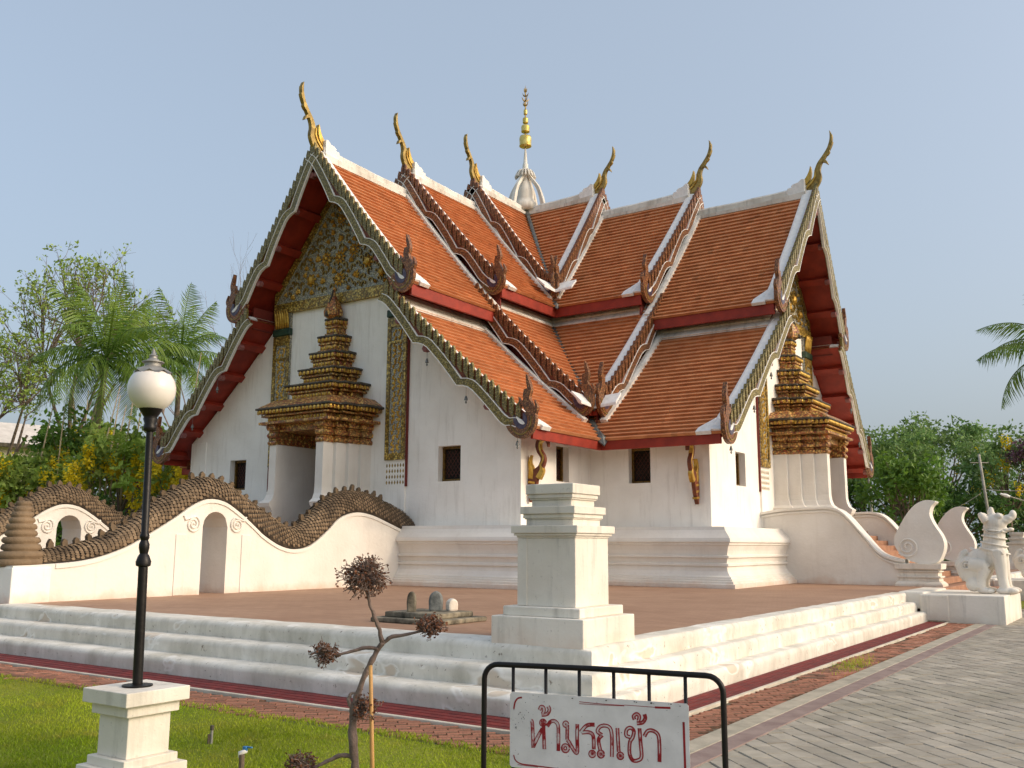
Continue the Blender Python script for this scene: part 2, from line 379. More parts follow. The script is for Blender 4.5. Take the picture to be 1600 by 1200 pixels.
def lay(name, mat, parent, region, box, ang, L, Wd, gap, z0, h, nobj, stuffname, tilt=0.004, seed=3):
    """pavers or bricks in running bond at an angle; the nearest are objects of their own"""
    rg = random.Random(seed); ca, sa = math.cos(ang), math.sin(ang); pcs = []
    rad = max(abs(box[0]), abs(box[1]), abs(box[2]), abs(box[3])) * 1.5
    cxm, cym = (box[0] + box[1]) / 2, (box[2] + box[3]) / 2
    rad = math.hypot(box[1] - box[0], box[3] - box[2]) / 2 + 1
    nr = int(rad / Wd) + 1; nc = int(rad / L) + 1
    for r in range(-nr, nr):
        off = (r % 2) * 0.5 * L + (0.12 * L if r % 4 > 1 else 0)
        for c_ in range(-nc, nc):
            a = c_ * L + off; b = r * Wd
            x = cxm + a * ca - b * sa; y = cym + a * sa + b * ca
            if region(x, y): pcs.append((math.hypot(x - CX, y - CY), x, y))
    pcs.sort()
    var = []
    for k in range(8):
        mb = MB(); t = rg.uniform(0.78, 1.14); l, w, b = L / 2 - gap, Wd / 2 - gap, 0.006
        jj = [rg.uniform(0, 0.006) for _ in range(8)]
        mb.add([(-l, -w, 0), (l, -w, 0), (l, w, 0), (-l, w, 0), (-l + jj[0], -w, h - b), (l - jj[1], -w + jj[2], h - b), (l, w - jj[3], h - b), (-l + jj[4], w, h - b),
                (-l + b, -w + b, h), (l - b, -w + b, h), (l - b, w - b, h), (-l + b, w - b, h)],
               [(0, 1, 5, 4), (1, 2, 6, 5), (2, 3, 7, 6), (3, 0, 4, 7), (4, 5, 9, 8), (5, 6, 10, 9), (6, 7, 11, 10), (7, 4, 8, 11), (8, 9, 10, 11)], t)
        var.append((mb, mb.mesh(name, mats=[M[mat]])))
    st = MB(); o = ORG[parent]
    for i, (d, x, y) in enumerate(pcs):
        k = rg.randrange(8); dz = rg.uniform(-0.004, 0.004); da = rg.uniform(-0.012, 0.012); tx, ty = rg.uniform(-tilt, tilt), rg.uniform(-tilt, tilt)
        if i < nobj:
            inst(name, var[k][1], parent, (x - o[0], y - o[1], z0 + dz - o[2]), (tx, ty, ang + da))
        else:
            mb = var[k][0]; c2, s2 = math.cos(ang + da), math.sin(ang + da)
            st.add([(x + p[0] * c2 - p[1] * s2, y + p[0] * s2 + p[1] * c2, z0 + dz + p[2] + p[0] * tx + p[1] * ty) for p in mb.v], mb.f, mb.t[0] * rg.uniform(0.92, 1.06))
    if st.v: tag(st.build(stuffname, mat, parent), kind='stuff')

# road of grey pavers at the right
road = tag(MB().box(17.96, 60, -60, 60, -0.4, -0.012).build('road', 'joint'), kind='structure'); ORG[road] = Vector((0, 0, 0))
lay('paver', 'paver', road, lambda x, y: 18.03 < x < 25 and -31 < y < 22 and (y < 2 or x < 21), (18, 25, -31, 22), R(135), 0.30, 0.205, 0.005, -0.03, 0.035, 300, 'pavers_beyond')
# brick path round the terrace
path = tag(MB().add([(-20, -25.6, -0.008), (17.8, -25.6, -0.008), (17.8, -7.6, -0.008), (17.0, -7.6, -0.008), (17.0, -24.6, -0.008), (-20, -24.6, -0.008)], [(0, 1, 4, 5), (1, 2, 3, 4)]).build('brick_path', 'mortar_dark'), kind='structure'); ORG[path] = Vector((0, 0, 0))
lay('brick', 'path_brick', path, lambda x, y: (-6 < x < 17.72 and -25.52 < y < -24.82) or (17.2 < x < 17.72 and -25.5 < y < -7.7), (-6, 17.8, -25.6, -7.7), R(42), 0.24, 0.115, 0.004, -0.02, 0.03, 300, 'bricks_beyond', 0.02, 5)
kerb = tag(MB().box(17.72, 17.95, -60, -7.75, -0.1, 0.018).build('kerb', 'kerb', bevel=0.008), kind='structure')
tag(MB().box(17.95, 18.17, -60, -7.75, -0.1, 0.014).build('road_edge_band', 'kerb_violet', bevel=0.005), kind='structure')
tag(MB().box(-20, 17.16, -24.80, -24.74, -0.1, 0.030).build('kerb', 'kerb_white', bevel=0.008), kind='structure')
tag(MB().box(17.10, 17.155, -24.74, -7.7, -0.1, 0.030).build('kerb', 'kerb_white', bevel=0.008), kind='structure')
# red drain channel against the steps
dr = tag(MB().box(-20, 17.10, -24.74, -24.05, -0.1, 0.0).box(16.66, 17.10, -24.05, -7.7, -0.1, 0.0).build('drain', 'drain_red'), kind='structure'); ORG[dr] = Vector((0, 0, 0))
for k in range(4):
    a, b = -24.72 + k * 0.135, -24.72 + k * 0.135 + 0.115
    MB().box(-20, 17.08 - k * 0.10, a, b, 0.0, 0.022, rnd.uniform(0.85, 1.1)).build('slat', 'drain_red', dr, bevel=0.006)
    a, b = 17.08 - k * 0.10 - 0.085, 17.08 - k * 0.10
    MB().box(a, b, -24.72 + k * 0.135 + 0.118, -7.72, 0.0, 0.022, rnd.uniform(0.85, 1.1)).build('slat', 'drain_red', dr, bevel=0.006)

# terrace: brown tiled floor, three rounded white steps
ter = tag(MB().box(-16.1, 16.08, -23.08, 23.1, -0.05, TZ - 0.012).build('terrace', 'terrace_tile'), kind='structure'); ORG[ter] = Vector((0, 0, 0))
KX = 0.57
def stepsec(j):
    o0 = j * 0.40; zt = TZ - 0.22 * j; pr = [(o0 - 0.42, zt), (o0 + 0.07, zt)]
    for a in range(1, 8):
        th = math.pi / 2 * (1 - a / 7); pr.append((o0 + 0.07 + 0.10 * math.cos(th), zt - 0.085 + 0.085 * math.sin(th)))
    pr += [(o0 + 0.166, zt - 0.15), (o0 + 0.16, zt - 0.235), (o0 - 0.42, zt - 0.235)]
    return pr
def sweep_steps(j, pts, nx):
    """pts: corner list as functions of offset"""
    rg = random.Random(j * 7 + nx); rings = []
    stations = []
    for (a, b) in zip(pts, pts[1:]):
        L = (Vector(a(0)) - Vector(b(0))).length; n = max(2, int(L / 0.35))
        for i in range(n): stations.append((a, b, i / n))
    stations.append((pts[-2], pts[-1], 1.0))
    for (a, b, t) in stations:
        jz = rg.uniform(-0.006, 0.006); jo = rg.uniform(-0.010, 0.010)
        ring = []
        for o, z in stepsec(j):
            p = Vector(a(o + jo)).lerp(Vector(b(o + jo)), t); ring.append((p.x, p.y, z + jz))
        rings.append(ring)
    return MB().loft(rings)
main = [lambda o: (3.44, -23.1 - o, 0), lambda o: (16.1 + KX * o, -23.1 - o, 0), lambda o: (16.1 + KX * o, -7.55, 0)]
back = [lambda o: (16.1 + KX * o, 7.55, 0), lambda o: (16.1 + KX * o, 23.1 + o, 0)]
left = [lambda o: (-16.1, -23.1 - o, 0), lambda o: (-3.44, -23.1 - o, 0)]
main2 = [lambda o: (-16.1, -23.1 - o, 0)] + main[1:]
for j in range(3):
    for seg, nm in ((main if j == 0 else main2, 1), (back, 2), (left, 3)):
        if j > 0 and nm == 3: continue
        o = sweep_steps(j, seg, nm).build('step', 'step_plaster', ter, smooth=True)
        em = o.modifiers.new('edge', 'EDGE_SPLIT'); em.split_angle = R(50)
# ================================================================== the temple
temple = empty('temple', (0, 0, TZ), 'white cruciform temple with tiered orange tile roofs and golden roof finials', 'temple')
ZP, WW, GG = 2.31, 7.11, 10.98
def prof(x0, z0, x1, z1, sag): return lambda s: (lerp(x0, x1, s), lerp(z0, z1, s) - sag * 4 * s * (1 - s))
T1u = prof(0, 14.25, 3.92, 9.40, .12); T1l = prof(3.05, 9.22, 7.98, 4.86, .14)
T2u = prof(0, 15.05, 3.94, 10.35, .10); T2l = prof(3.15, 10.15, 7.34, 5.97, .10)
T3u = prof(0, 15.95, 3.76, 10.98, .10)
E1 = lambda x: -(12.36 - 0.075 * x)
E2u = lambda x: -(7.91 - 0.12 * x)
E2l = lambda x: -(7.91 - 0.052 * x)
E3 = lambda x: -3.72
I1u = lambda x: -7.2
I1l = lambda x: -max(x, 7.05)
I2u = lambda x: -max(x, 3.55)
I2l = lambda x: -x
I3 = lambda x: -x
TIERS = [('1u', T1u, E1, I1u, 29), ('1l', T1l, E1, I1l, 29), ('2u', T2u, E2u, I2u, 28), ('2l', T2l, E2l, I2l, 27), ('3u', T3u, E3, I3, 28)]
def nrm(P, s):
    a, b = P(max(s - .02, 0)), P(min(s + .02, 1)); dx, dz = b[0] - a[0], b[1] - a[1]; l = math.hypot(dx, dz); return (-dz / l, dx / l)
def slope(P, E, I, n, sg, seed):
    mb = MB(); rg = random.Random(seed)
    ss = [i / n for i in range(n + 1)]
    for i in range(n):
        (x0, z0), (x1, z1) = P(ss[i]), P(ss[i + 1]); nx, nz = nrm(P, ss[i] + .5 / n)
        th = 0.085
        x1o = x1 + (x1 - x0) * 0.12; z1o = z1 + (z1 - z0) * 0.12
        L = max(I(x1) - E(x1), I(x0) - E(x0))
        if L < 0.05: continue
        m = max(1, int(L / 0.19)); row = rg.uniform(0.94, 1.05); ph = rg.random()
        for j in range(m):
            j0, j1 = j / m, (j + 1) / m
            a0, a1 = lerp(E(x0), I(x0), j0), lerp(E(x0), I(x0), j1)
            b0, b1 = lerp(E(x1), I(x1), j0), lerp(E(x1), I(x1), j1)
            l0 = th + rg.uniform(-.004, .004); l1 = th + rg.uniform(-.004, .004); t = row * rg.uniform(0.93, 1.05)
            if rg.random() < .02: t *= rg.choice((0.75, 1.2))
            vs = [(sg * (x0 + nx * .004), a0, z0 + nz * .004), (sg * (x0 + nx * .004), a1, z0 + nz * .004),
                  (sg * (x1o + nx * l1), b1, z1o + nz * l1), (sg * (x1o + nx * l0), b0, z1o + nz * l0),
                  (sg * (x1o - nx * .005), b1, z1o - nz * .005), (sg * (x1o - nx * .005), b0, z1o - nz * .005)]
            mb.add(vs, [(0, 1, 2, 3), (3, 2, 4, 5)], t)
    return mb
def strip_under(P, E, I, sg, off, n=10, t=1.0):
    mb = MB()
    for i in range(n):
        q = []
        for s in (i / n, (i + 1) / n):
            (x, z), (nx, nz) = P(s), nrm(P, s); q.append((sg * (x - nx * off), E(x) + .02, z - nz * off)); q.append((sg * (x - nx * off), I(x), z - nz * off))
        mb.add(q, [(0, 1, 3, 2)], t)
    return mb
wingA = []          # (object, which wings carry it)
def W_(o, wings='ABCD'): wingA.append((o, wings)); return o

for nm, P, E, I, n in TIERS:
    for sg in (1, -1):
        o = slope(P, E, I, n, sg, sum(map(ord, nm)) + sg).build('roof_tiles', 'roof_tile', temple)
        tag(o, kind='stuff'); W_(o)
        W_(strip_under(P, E, I, sg, 0.09).build('soffit', 'red_wood', temple))
# ridge caps with their scrolled ends
for L0, h, y1 in ((12.36, 14.25, -7.3), (7.91, 15.05, -3.6), (3.72, 15.95, 0.0)):
    mb = MB(); n = 12
    rings = []
    for i in range(n + 1):
        y = lerp(-(L0 - .25), y1, i / n); lift = 0.12 * (1 - i / n) ** 3; j = rnd.uniform(-.012, .012)
        rings.append([(-.24, y, h - .22), (.24, y, h - .22), (.25, y, h - .10 + lift), (.15, y, h - .07 + lift), (.15, y, h + .12 + lift + j), (.09, y, h + .19 + lift + j), (-.09, y, h + .19 + lift + j), (-.15, y, h + .12 + lift + j), (-.15, y, h - .07 + lift), (-.25, y, h - .10 + lift)])
    mb.loft(rings); rc = W_(mb.build('ridge_cap', 'ridge_plaster', temple))
    yb = -(L0 - .28); pts = [(0, -.25), (0, .50), (.10, .53), (.24, .42), (.40, .40), (.50, .33), (.46, .29), (.62, .27), (.66, .10), (.58, -.04), (.74, -.12), (.70, -.28)]
    MB().prism([(-.20, yb + u, h + w) for u, w in pts], [(.20, yb + u, h + w) for u, w in pts]).build('ridge_end', 'white_paint', rc, bevel=.02)
# eave fascias, flashings, closing boards
for P, E, y1, zt, fh, nm in ((T1u, E1, -7.25, 9.40, .34, 'u'), (T1l, E1, -7.95, 4.86, .27, 'l'), (T2u, E2u, -3.92, 10.35, .34, 'u'), (T2l, E2l, -7.30, 5.97, .22, 'l')):
    xe = P(1)[0]
    for sg in (1, -1):
        x0, x1 = sorted((sg * (xe - .10), sg * (xe - .015)))
        W_(MB().box(x0, x1, E(xe) + .06, y1, zt - fh - .02, zt - .01).build('fascia', 'red_wood', temple, bevel=.01))
for P, E, I in ((T1l, E1, lambda x: -7.3), (T2l, E2l, lambda x: -x)):
    for sg in (1, -1):
        mb = MB(); q = []
        for s, hh in ((0.0, .15), (.06, .15), (.068, .11), (.105, .11), (.11, .04)):
            (x, z), (nx, nz) = P(s), nrm(P, s); q.append(((sg * (x + nx * hh), E(x) + .38, z + nz * hh), (sg * (x + nx * hh), I(x), z + nz * hh)))
        mb.loft([[a for a, b in q], [b for a, b in q]], caps=False, closed=False)
        W_(mb.build('flashing', 'ridge_plaster', temple))
        x0, z0 = P(0); a, b = sorted((sg * (x0 + .12), sg * (x0 + .2)))
        W_(MB().box(a, b, E(x0) + .3, I(x0) - .02, z0 - .3, z0 + .45).build('closing_board', 'red_dark', temple))
# white verge bands beside the barge boards
for nm, P, E, I, n in TIERS:
    for sg in (1, -1):
        mb = MB(); rings = []
        for i in range(13):
            s = i / 12; (x, z), (nx, nz) = P(s), nrm(P, s); e = E(x)
            rings.append([(sg * (x + nx * a), e + b, z + nz * a) for b, a in ((.03, -.02), (.03, .12), (.28, .15), (.36, .13), (.36, -.02))])
        mb.loft(rings); W_(mb.build('verge', 'white_paint' if nm != '1l' else 'white_paint', temple), 'AB')
        # flared plaster foot of the verge
        (x, z), (nx, nz) = P(1), nrm(P, 1); e = E(x)
        if nm != '3u' and nm != '2l':
            # a thin plaster wedge lying on the tiles in the corner of eave and verge
            q3 = lambda s_, dy, off: (sg * (P(s_)[0] + nx * off), E(P(s_)[0]) + dy, P(s_)[1] + nz * off)
            sh = [(1.012, .30), (1.012, .74), (.975, .72), (.90, .36), (.90, .30)]
            mb = MB().prism([q3(a_, b_, .02) for a_, b_ in sh], [q3(a_, b_, .135) for a_, b_ in sh])
            W_(mb.build('verge_foot', 'white_paint', temple), 'AB')
# white corner pieces in the valleys where the inner verges meet
for x0, z0, l in ((3.76, 10.98, .80), (7.34, 5.97, .85)):
    mb = MB()
    q = [(x0 + .12, -x0 - l, z0 + .02), (x0 + .12, -x0 - .05, z0 + .02), (x0 + .12, -x0 - .05, z0 - .12), (x0 + .12, -x0 - l, z0 - .02)]
    for rot in (0, 1):
        f = (lambda p: p) if rot == 0 else (lambda p: (-p[1], -p[0], p[2]))
        A = [f((x0 - .28, -x0 - l, z0 + .36)), f((x0 + .08, -x0 - l, z0 + .02)), f((x0 + .16, -x0 - .16, z0 - .06)), f((x0 - .10, -x0 + .10, z0 + .25))]
        B = [(p[0], p[1], p[2] + .10) for p in A]
        mb.prism(A, B)
    mb.build('valley_corner', 'white_paint', temple, bevel=.02)
# lead valley gutters with arrow tips
def valley(pts, tip):
    mb = MB(); rings = []
    for x, z, w in pts:
        a = w * .7071
        rings.append([(x - a, -x - a, z - .02), (x + a, -x + a, z - .02), (x + a, -x + a, z + .13), (x, -x, z + .16), (x - a, -x - a, z + .13)])
    mb.loft(rings); x, z, _ = pts[-1]
    o = mb.build('valley_gutter', 'lead', temple)
    if tip:
        w = .17 * tip; q = lambda u, v, d: (x + .02 + u * .7071 + v * .42 + d * .5, -x - .02 + u * .7071 - v * .42 - d * .5, z - v * .6 + .12 + d * .5)
        sh = [(0, -.42 * tip), (.6 * w, -.1 * tip), (w * 1.05, .12 * tip), (0, .45 * tip), (-w * 1.05, .12 * tip), (-.6 * w, -.1 * tip)]
        MB().prism([q(u, v, 0) for u, v in sh], [q(u, v, .06) for u, v in sh]).add([q(0, -.4 * tip, .06), q(w, .12 * tip, .06), q(0, .4 * tip, .06), q(-w, .12 * tip, .06), q(0, 0, .16)], [(0, 1, 4), (1, 2, 4), (2, 3, 4), (3, 0, 4)]).build('arrow_tip', 'lead', o)
valley([(0.12, 15.95, .07), (1.9, 13.35, .07), (3.6, 11.1, .08)], 0)
valley([(3.74, 10.55, .09), (3.92, 10.30, .09)], .75)
valley([(3.2, 10.08, .09), (5.2, 7.90, .08), (7.2, 6.05, .08)], 1.25)
valley([(7.22, 5.48, .09), (7.96, 4.80, .09)], 1.0)
# boards closing the stepped gables of the inner tiers, and lead flashings at their feet
for Pu, Pd, y0, E, x0, x1 in ((T2u, T1u, -7.30, E2u, .02, 3.80), (T2l, T1l, -7.42, E2l, 3.18, 7.2), (T3u, T2u, -3.60, E3, .02, 3.64)):
    def zat(P, x): a_, b_ = P(0)[0], P(1)[0]; return P(min(max((x - a_) / (b_ - a_), 0), 1))[1]
    for sg in (1, -1):
        mb = MB(); n = 10
        rings = [[(sg * x, y0, zat(Pd, x) - .1), (sg * x, y0 + .05, zat(Pd, x) - .1), (sg * x, y0 + .05, zat(Pu, x) - .05), (sg * x, y0, zat(Pu, x) - .05)] for x in [lerp(x0, x1, i / n) for i in range(n + 1)]]
        W_(mb.loft(rings).build('infill_board', 'red_dark', temple), 'AB')
        mb = MB(); rr = []
        for i in range(n + 1):
            x = lerp(x0 + .1, x1, i / n); z = zat(Pd, x); e = E(x); nx, nz = nrm(Pd, .5)
            rr.append([(sg * (x + nx * h_), e + d_, z + nz * h_) for d_, h_ in ((-.24, .02), (-.24, .13), (-.14, .15), (-.02, .15), (-.02, .02))])
        W_(mb.loft(rr).build('step_flashing', 'ridge_plaster', temple), 'AB')
# purlins under the front overhang
for P, lst in ((T1u, (.10, .30, .52, .74, .95)), (T1l, (.14, .34, .55, .76, .95))):
    for sg in (1, -1):
        for s in lst:
            (x, z), (nx, nz) = P(s), nrm(P, s); dx, dz = nz, -nx
            mb = MB(); A = []
            for a, b in ((-.13, .09), (.13, .09), (.13, .26), (-.13, .26)):
                A.append((sg * (x + dx * a - nx * b), z + dz * a - nz * b))
            e = E1(x)
            mb.prism([(p[0], e - .02, p[1]) for p in A], [(p[0], -10.9, p[1]) for p in A])
            o = W_(mb.build('purlin', 'red_wood', temple, bevel=.012), 'AB')
            c = (sg * (x - nx * .36), e, z - nz * .36)
            MB().prism([(c[0] + .11 * math.cos(k * math.pi / 3), e - .06, c[2] + .11 * math.sin(k * math.pi / 3)) for k in range(6)], [(c[0] + .11 * math.cos(k * math.pi / 3), e + .12, c[2] + .11 * math.sin(k * math.pi / 3)) for k in range(6)]).build('purlin_end', 'purlin_end', o, bevel=.02)
# barge boards: backing, snaking mosaic band with white edges, upright fins
FINW, FINH = .135, .46
_fm = {}
def fin_mesh(mat):
    if mat not in _fm:
        lst = []
        for k in range(4):
            w = FINW / 2; sh = [(-w, .02), (w, -.16), (w, FINH - .19), (w * .2, FINH - .02), (-w, FINH - .10)]
            t = rnd.uniform(.85, 1.15)
            lst.append(MB().prism([(u, -.045, v) for u, v in sh], [(u, .045, v) for u, v in sh], t))
        _fm[mat] = [(m, m.mesh('fin', mats=[M[mat]])) for m in lst]
    return _fm[mat]
def barge(P, E, sg, lobes, mat, fins, wings, s0=0.0, s1=.97, nl=12, vis='obj', fr0=0.0):
    mb, band, ed = MB(), MB(), MB(); N = int(lobes * nl)
    rb, rn, re1, re2 = [], [], [], []
    for i in range(N + 1):
        s = lerp(s0, s1, i / N); (x, z), (nx, nz) = P(s), nrm(P, s); e = E(x)
        fr = (i / nl + fr0) % 1.0 if i < N else 1.0
        d = .04 + .26 * fr ** 1.8
        if fr < .12: d = .14 - .10 * (fr / .12)
        if s > .86: d *= max(.25, (1 - s) / .14)
        top, bot = .03 - d, -.21 - d
        q = lambda off, dy: (sg * (x + nx * off), e + dy, z + nz * off)
        rb.append([q(.20, -.07), q(.20, .0), q(bot + .06, .0), q(bot + .06, -.07)])
        rn.append([q(top, -.13), q(top, -.03), q(bot, -.03), q(bot, -.13)])
        re1.append([q(top + .014, -.14), q(top + .014, -.05), q(top - .010, -.05), q(top - .010, -.14)])
        re2.append([q(bot + .010, -.14), q(bot + .010, -.05), q(bot - .014, -.05), q(bot - .014, -.14)])
    o = mb.loft(rb).build('barge_board', 'brown_paint', temple)
    band.loft(rn).build('mosaic_band', mat, o); ed.loft(re1).loft(re2).build('band_edge', 'white_paint', o)
    # fins
    L = 0; pts = []; K = 200
    for k in range(K):
        a, b = P(lerp(s0, s1, k / K)), P(lerp(s0, s1, (k + 1) / K)); L += math.hypot(b[0] - a[0], b[1] - a[1]); pts.append((L, lerp(s0, s1, (k + .5) / K)))
    nf = int(L / .275); st = MB(); fm = fin_mesh(mat)
    for i in range(nf):
        tgt = (i + .5) / nf * L * .985; s = min(pts, key=lambda p: abs(p[0] - tgt))[1]
        (x, z), (nx, nz) = P(s), nrm(P, s); e = E(x) - .085; px, pz = x - nx * .02, z - nz * .02; m, me = fm[(i * 7) % 4]
        if vis == 'obj': inst('fin', me, o, (sg * px, e, pz - TZ), (0, 0, 0), (sg, 1, 1))
        else: st.add([(sg * (p[0] + px), p[1] + e, p[2] + pz) for p in m.v], m.f, m.t[0])
    if st.v: tag(st.build('barge_fins', mat, o), kind='stuff')
    W_(o, wings); return o
def horn(P, E, sg, mat, wings, sc=1.0, eye='white_paint'):
    """hang hong: the curled flame at the foot of a barge board"""
    (x, z) = P(.985); e = E(x); fr = lambda u, w, d: (sg * (x + (u - .12) * sc), e - .09 + d, z + (w - .18) * sc)
    mb = MB()
    ribbon(mb, [(-.52, .46, .26), (-.36, .16, .30), (-.10, -.02, .30), (.16, .08, .30), (.26, .36, .28), (.16, .68, .24), (.10, .92, .19), (.18, 1.16, .12), (.10, 1.55, .015)], fr, .13, 6, serr=(1, 7, .12, .40))
    ribbon(mb, [(-.16, .30, .10), (-.22, .52, .12), (-.12, .74, .08), (-.16, .96, .01)], fr, .11, 5)
    ribbon(mb, [(.30, .42, .10), (.40, .62, .09), (.34, .84, .01)], fr, .11, 4)
    o = mb.build('roof_horn', mat, temple, bevel=.012)
    m2 = MB(); ribbon(m2, [(-.30, .46, .04), (-.22, .26, .12), (-.04, .16, .17), (.06, .30, .15), (.02, .50, .05)], fr, .15, 5); m2.build('horn_eye', 'violet_glass', o)
    m3 = MB(); ribbon(m3, [(-.20, .42, .02), (-.10, .30, .09), (.0, .24, .09), (.06, .22, .02)], fr, .18, 5); m3.build('horn_pupil', eye, o)
    m4 = MB(); ribbon(m4, [(-.44, .30, .03), (-.26, .02, .03), (-.02, -.06, .03), (.20, .10, .03), (.27, .40, .03)], fr, .16, 5); m4.build('horn_trim', 'gold_old', o)
    W_(o, wings); return o
for sg, wg in ((1, 'A'), (-1, 'B')):
    other = 'B' if wg == 'A' else 'A'
    # outermost gable: fins of the far side of wing B as one piece
    barge(T1u, E1, sg, 3, 'mosaic_olive', 1, 'AB' if sg < 0 else 'A')
    barge(T1l, E1, sg, 3.2, 'mosaic_olive', 1, 'AB' if sg < 0 else 'A')
    if sg > 0:
        barge(T1u, E1, sg, 3, 'mosaic_olive', 1, 'B', vis='st'); barge(T1l, E1, sg, 3.2, 'mosaic_olive', 1, 'B', vis='st')
    horn(T1u, E1, sg, 'mosaic_brown', 'AB'); horn(T1l, E1, sg, 'mosaic_brown', 'AB')
    for P, E, lb in ((T2u, E2u, 3), (T2l, E2l, 2.6), (T3u, E3, 3)):
        barge(P, E, sg, lb, 'mosaic_brown', 1, wg)
        if P is not T2l: barge(P, E, sg, lb, 'mosaic_brown', 1, other, vis='st')
        horn(P, E, sg, 'mosaic_brown', wg)
# chofa finials
def chofa(y0, z0, sc):
    mb = MB(); fr = lambda u, w, d: (d, y0 - u * sc, z0 + w * sc)
    ribbon(mb, [(-.35, -.28, .32), (-.08, -.05, .36), (.12, .22, .29), (.14, .50, .20), (.22, .74, .155), (.40, .98, .13), (.57, 1.24, .11), (.66, 1.52, .09), (.665, 1.74, .055), (.63, 1.90, .006)], fr, .14, 6, serr=(-1, 7, .05, .58))
    ribbon(mb, [(.26, .86, .10), (.42, .80, .10), (.52, .66, .02)], fr, .13, 4)
    o = mb.build('finial', 'gold_old', temple, bevel=.03, seg=2)
    m2 = MB(); ribbon(m2, [(-.30, -.12, .05), (-.06, .10, .06), (.06, .30, .05), (.06, .52, .02)], fr, .22, 5); m2.build('finial_rib', 'gold', o)
    m3 = MB(); ribbon(m3, [(-.42, .05, .20), (-.22, .25, .18), (-.12, .50, .10), (-.10, .72, .01)], fr, .15, 5); m3.build('finial_leaf', 'gold', o, bevel=.03)
    W_(o, 'AB')
chofa(12.38 * -1, 14.52, 1.0); chofa(-7.90, 15.42, .92); chofa(-3.76, 16.30, .86)
# walls
def soff(x):
    x = abs(x)
    if x < 3.05: return T1u(x / 3.92)[1] - .22
    return T1l((x - 3.05) / 4.93)[1] - .20
def wall_panel(fr, a0, a1, ztop, holes, dep=.30, step=.5):
    """fr(a, d, z): a along the wall, d depth inwards; holes (a0,a1,z0,z1)"""
    mb = MB(); xs = {a0, a1}
    n = max(1, int((a1 - a0) / step))
    for i in range(n + 1): xs.add(round(lerp(a0, a1, i / n), 4))
    for h in holes: xs |= {h[0], h[1]}
    for brk in (3.05, -3.05, 0.0):
        if a0 < brk < a1: xs.add(brk)
    xs = sorted(xs)
    for p, q in zip(xs, xs[1:]):
        if q - p < 1e-5: continue
        mid = (p + q) / 2; z = ZP
        hs = [h for h in holes if h[0] < mid < h[1]]
        for h in sorted(hs, key=lambda h: h[2]):
            if h[2] > z + 1e-4: mb.add([fr(p, 0, z), fr(q, 0, z), fr(q, 0, h[2]), fr(p, 0, h[2])], [(0, 1, 2, 3)])
            z = h[3]
        eps = 1e-3
        mb.add([fr(p, 0, z), fr(q, 0, z), fr(q, 0, ztop(q - eps)), fr(p, 0, ztop(p + eps))], [(0, 1, 2, 3)])
    for h in holes:
        c = [(h[0], h[2]), (h[1], h[2]), (h[1], h[3]), (h[0], h[3])]
        for (a, z), (b, w) in zip(c, c[1:] + c[:1]):
            mb.add([fr(a, 0, z), fr(b, 0, w), fr(b, dep, w), fr(a, dep, z)], [(0, 3, 2, 1)])
    return mb
def window(fr, h, dep=.26):
    a0, a1, z0, z1 = h
    def bx(mb, p, q, r, s, d0, d1):
        A = [fr(p, d0, r), fr(q, d0, r), fr(q, d0, s), fr(p, d0, s)]; B = [fr(p, d1, r), fr(q, d1, r), fr(q, d1, s), fr(p, d1, s)]; mb.prism(A, B)
    o = MB(); bx(o, a0 - .02, a1 + .02, z0 - .02, z1 + .02, dep + .02, dep + .08); o = W_(o.build('window', 'void', temple), 'AB')
    f = MB(); w = .075
    for p, q, r, s in ((a0, a0 + w, z0, z1), (a1 - w, a1, z0, z1), (a0 + w, a1 - w, z0, z0 + w), (a0 + w, a1 - w, z1 - w, z1)): bx(f, p, q, r, s, dep - .06, dep + .018)
    f.build('window_frame', 'lattice', o, bevel=.01)
    l = MB(); n = 5; hgt, wid = z1 - z0, a1 - a0
    for k in range(-6, 10):
        for sl in (1, -1):
            pts = []
            for i in range(9):
                a = lerp(a0 + w, a1 - w, i / 8); z = z0 + k * .17 + sl * (a - a0 - w) * 1.35 + (0 if sl > 0 else .35)
                if z0 + w < z < z1 - w: pts.append((a, z))
            if len(pts) > 1:
                (p, r), (q, s) = pts[0], pts[-1]
                A = [fr(p, dep, r - .012), fr(q, dep, s - .012), fr(q, dep, s + .012), fr(p, dep, r + .012)]; B = [fr(p, dep + .015, r - .012), fr(q, dep + .015, s - .012), fr(q, dep + .015, s + .012), fr(p, dep + .015, r + .012)]
                l.prism(A, B)
    l.build('lattice', 'door_wood', o)
gw = [(-5.01, -4.19, 3.60, 4.63), (4.19, 5.01, 3.60, 4.63)]
gfr = lambda a, d, z: (a, -GG + d, z)
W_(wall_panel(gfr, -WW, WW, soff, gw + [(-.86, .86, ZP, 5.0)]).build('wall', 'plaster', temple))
for h in gw: window(gfr, h)
for sg in (1, -1):
    sfr = (lambda a, d, z: (WW - d, a, z)) if sg > 0 else (lambda a, d, z: (-WW + d, a, z))
    hh = (-9.14, -8.42, 3.62, 4.68)
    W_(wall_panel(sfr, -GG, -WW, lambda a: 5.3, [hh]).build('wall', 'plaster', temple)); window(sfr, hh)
    # shallow corner pilaster
    a, b = sorted((sg * 6.32, sg * (WW + .012)))
    W_(MB().box(a, b, -GG - .035, -GG + .2, ZP, soff(WW) - .02).build('corner_pier', 'plaster', temple, bevel=.01), 'AB')
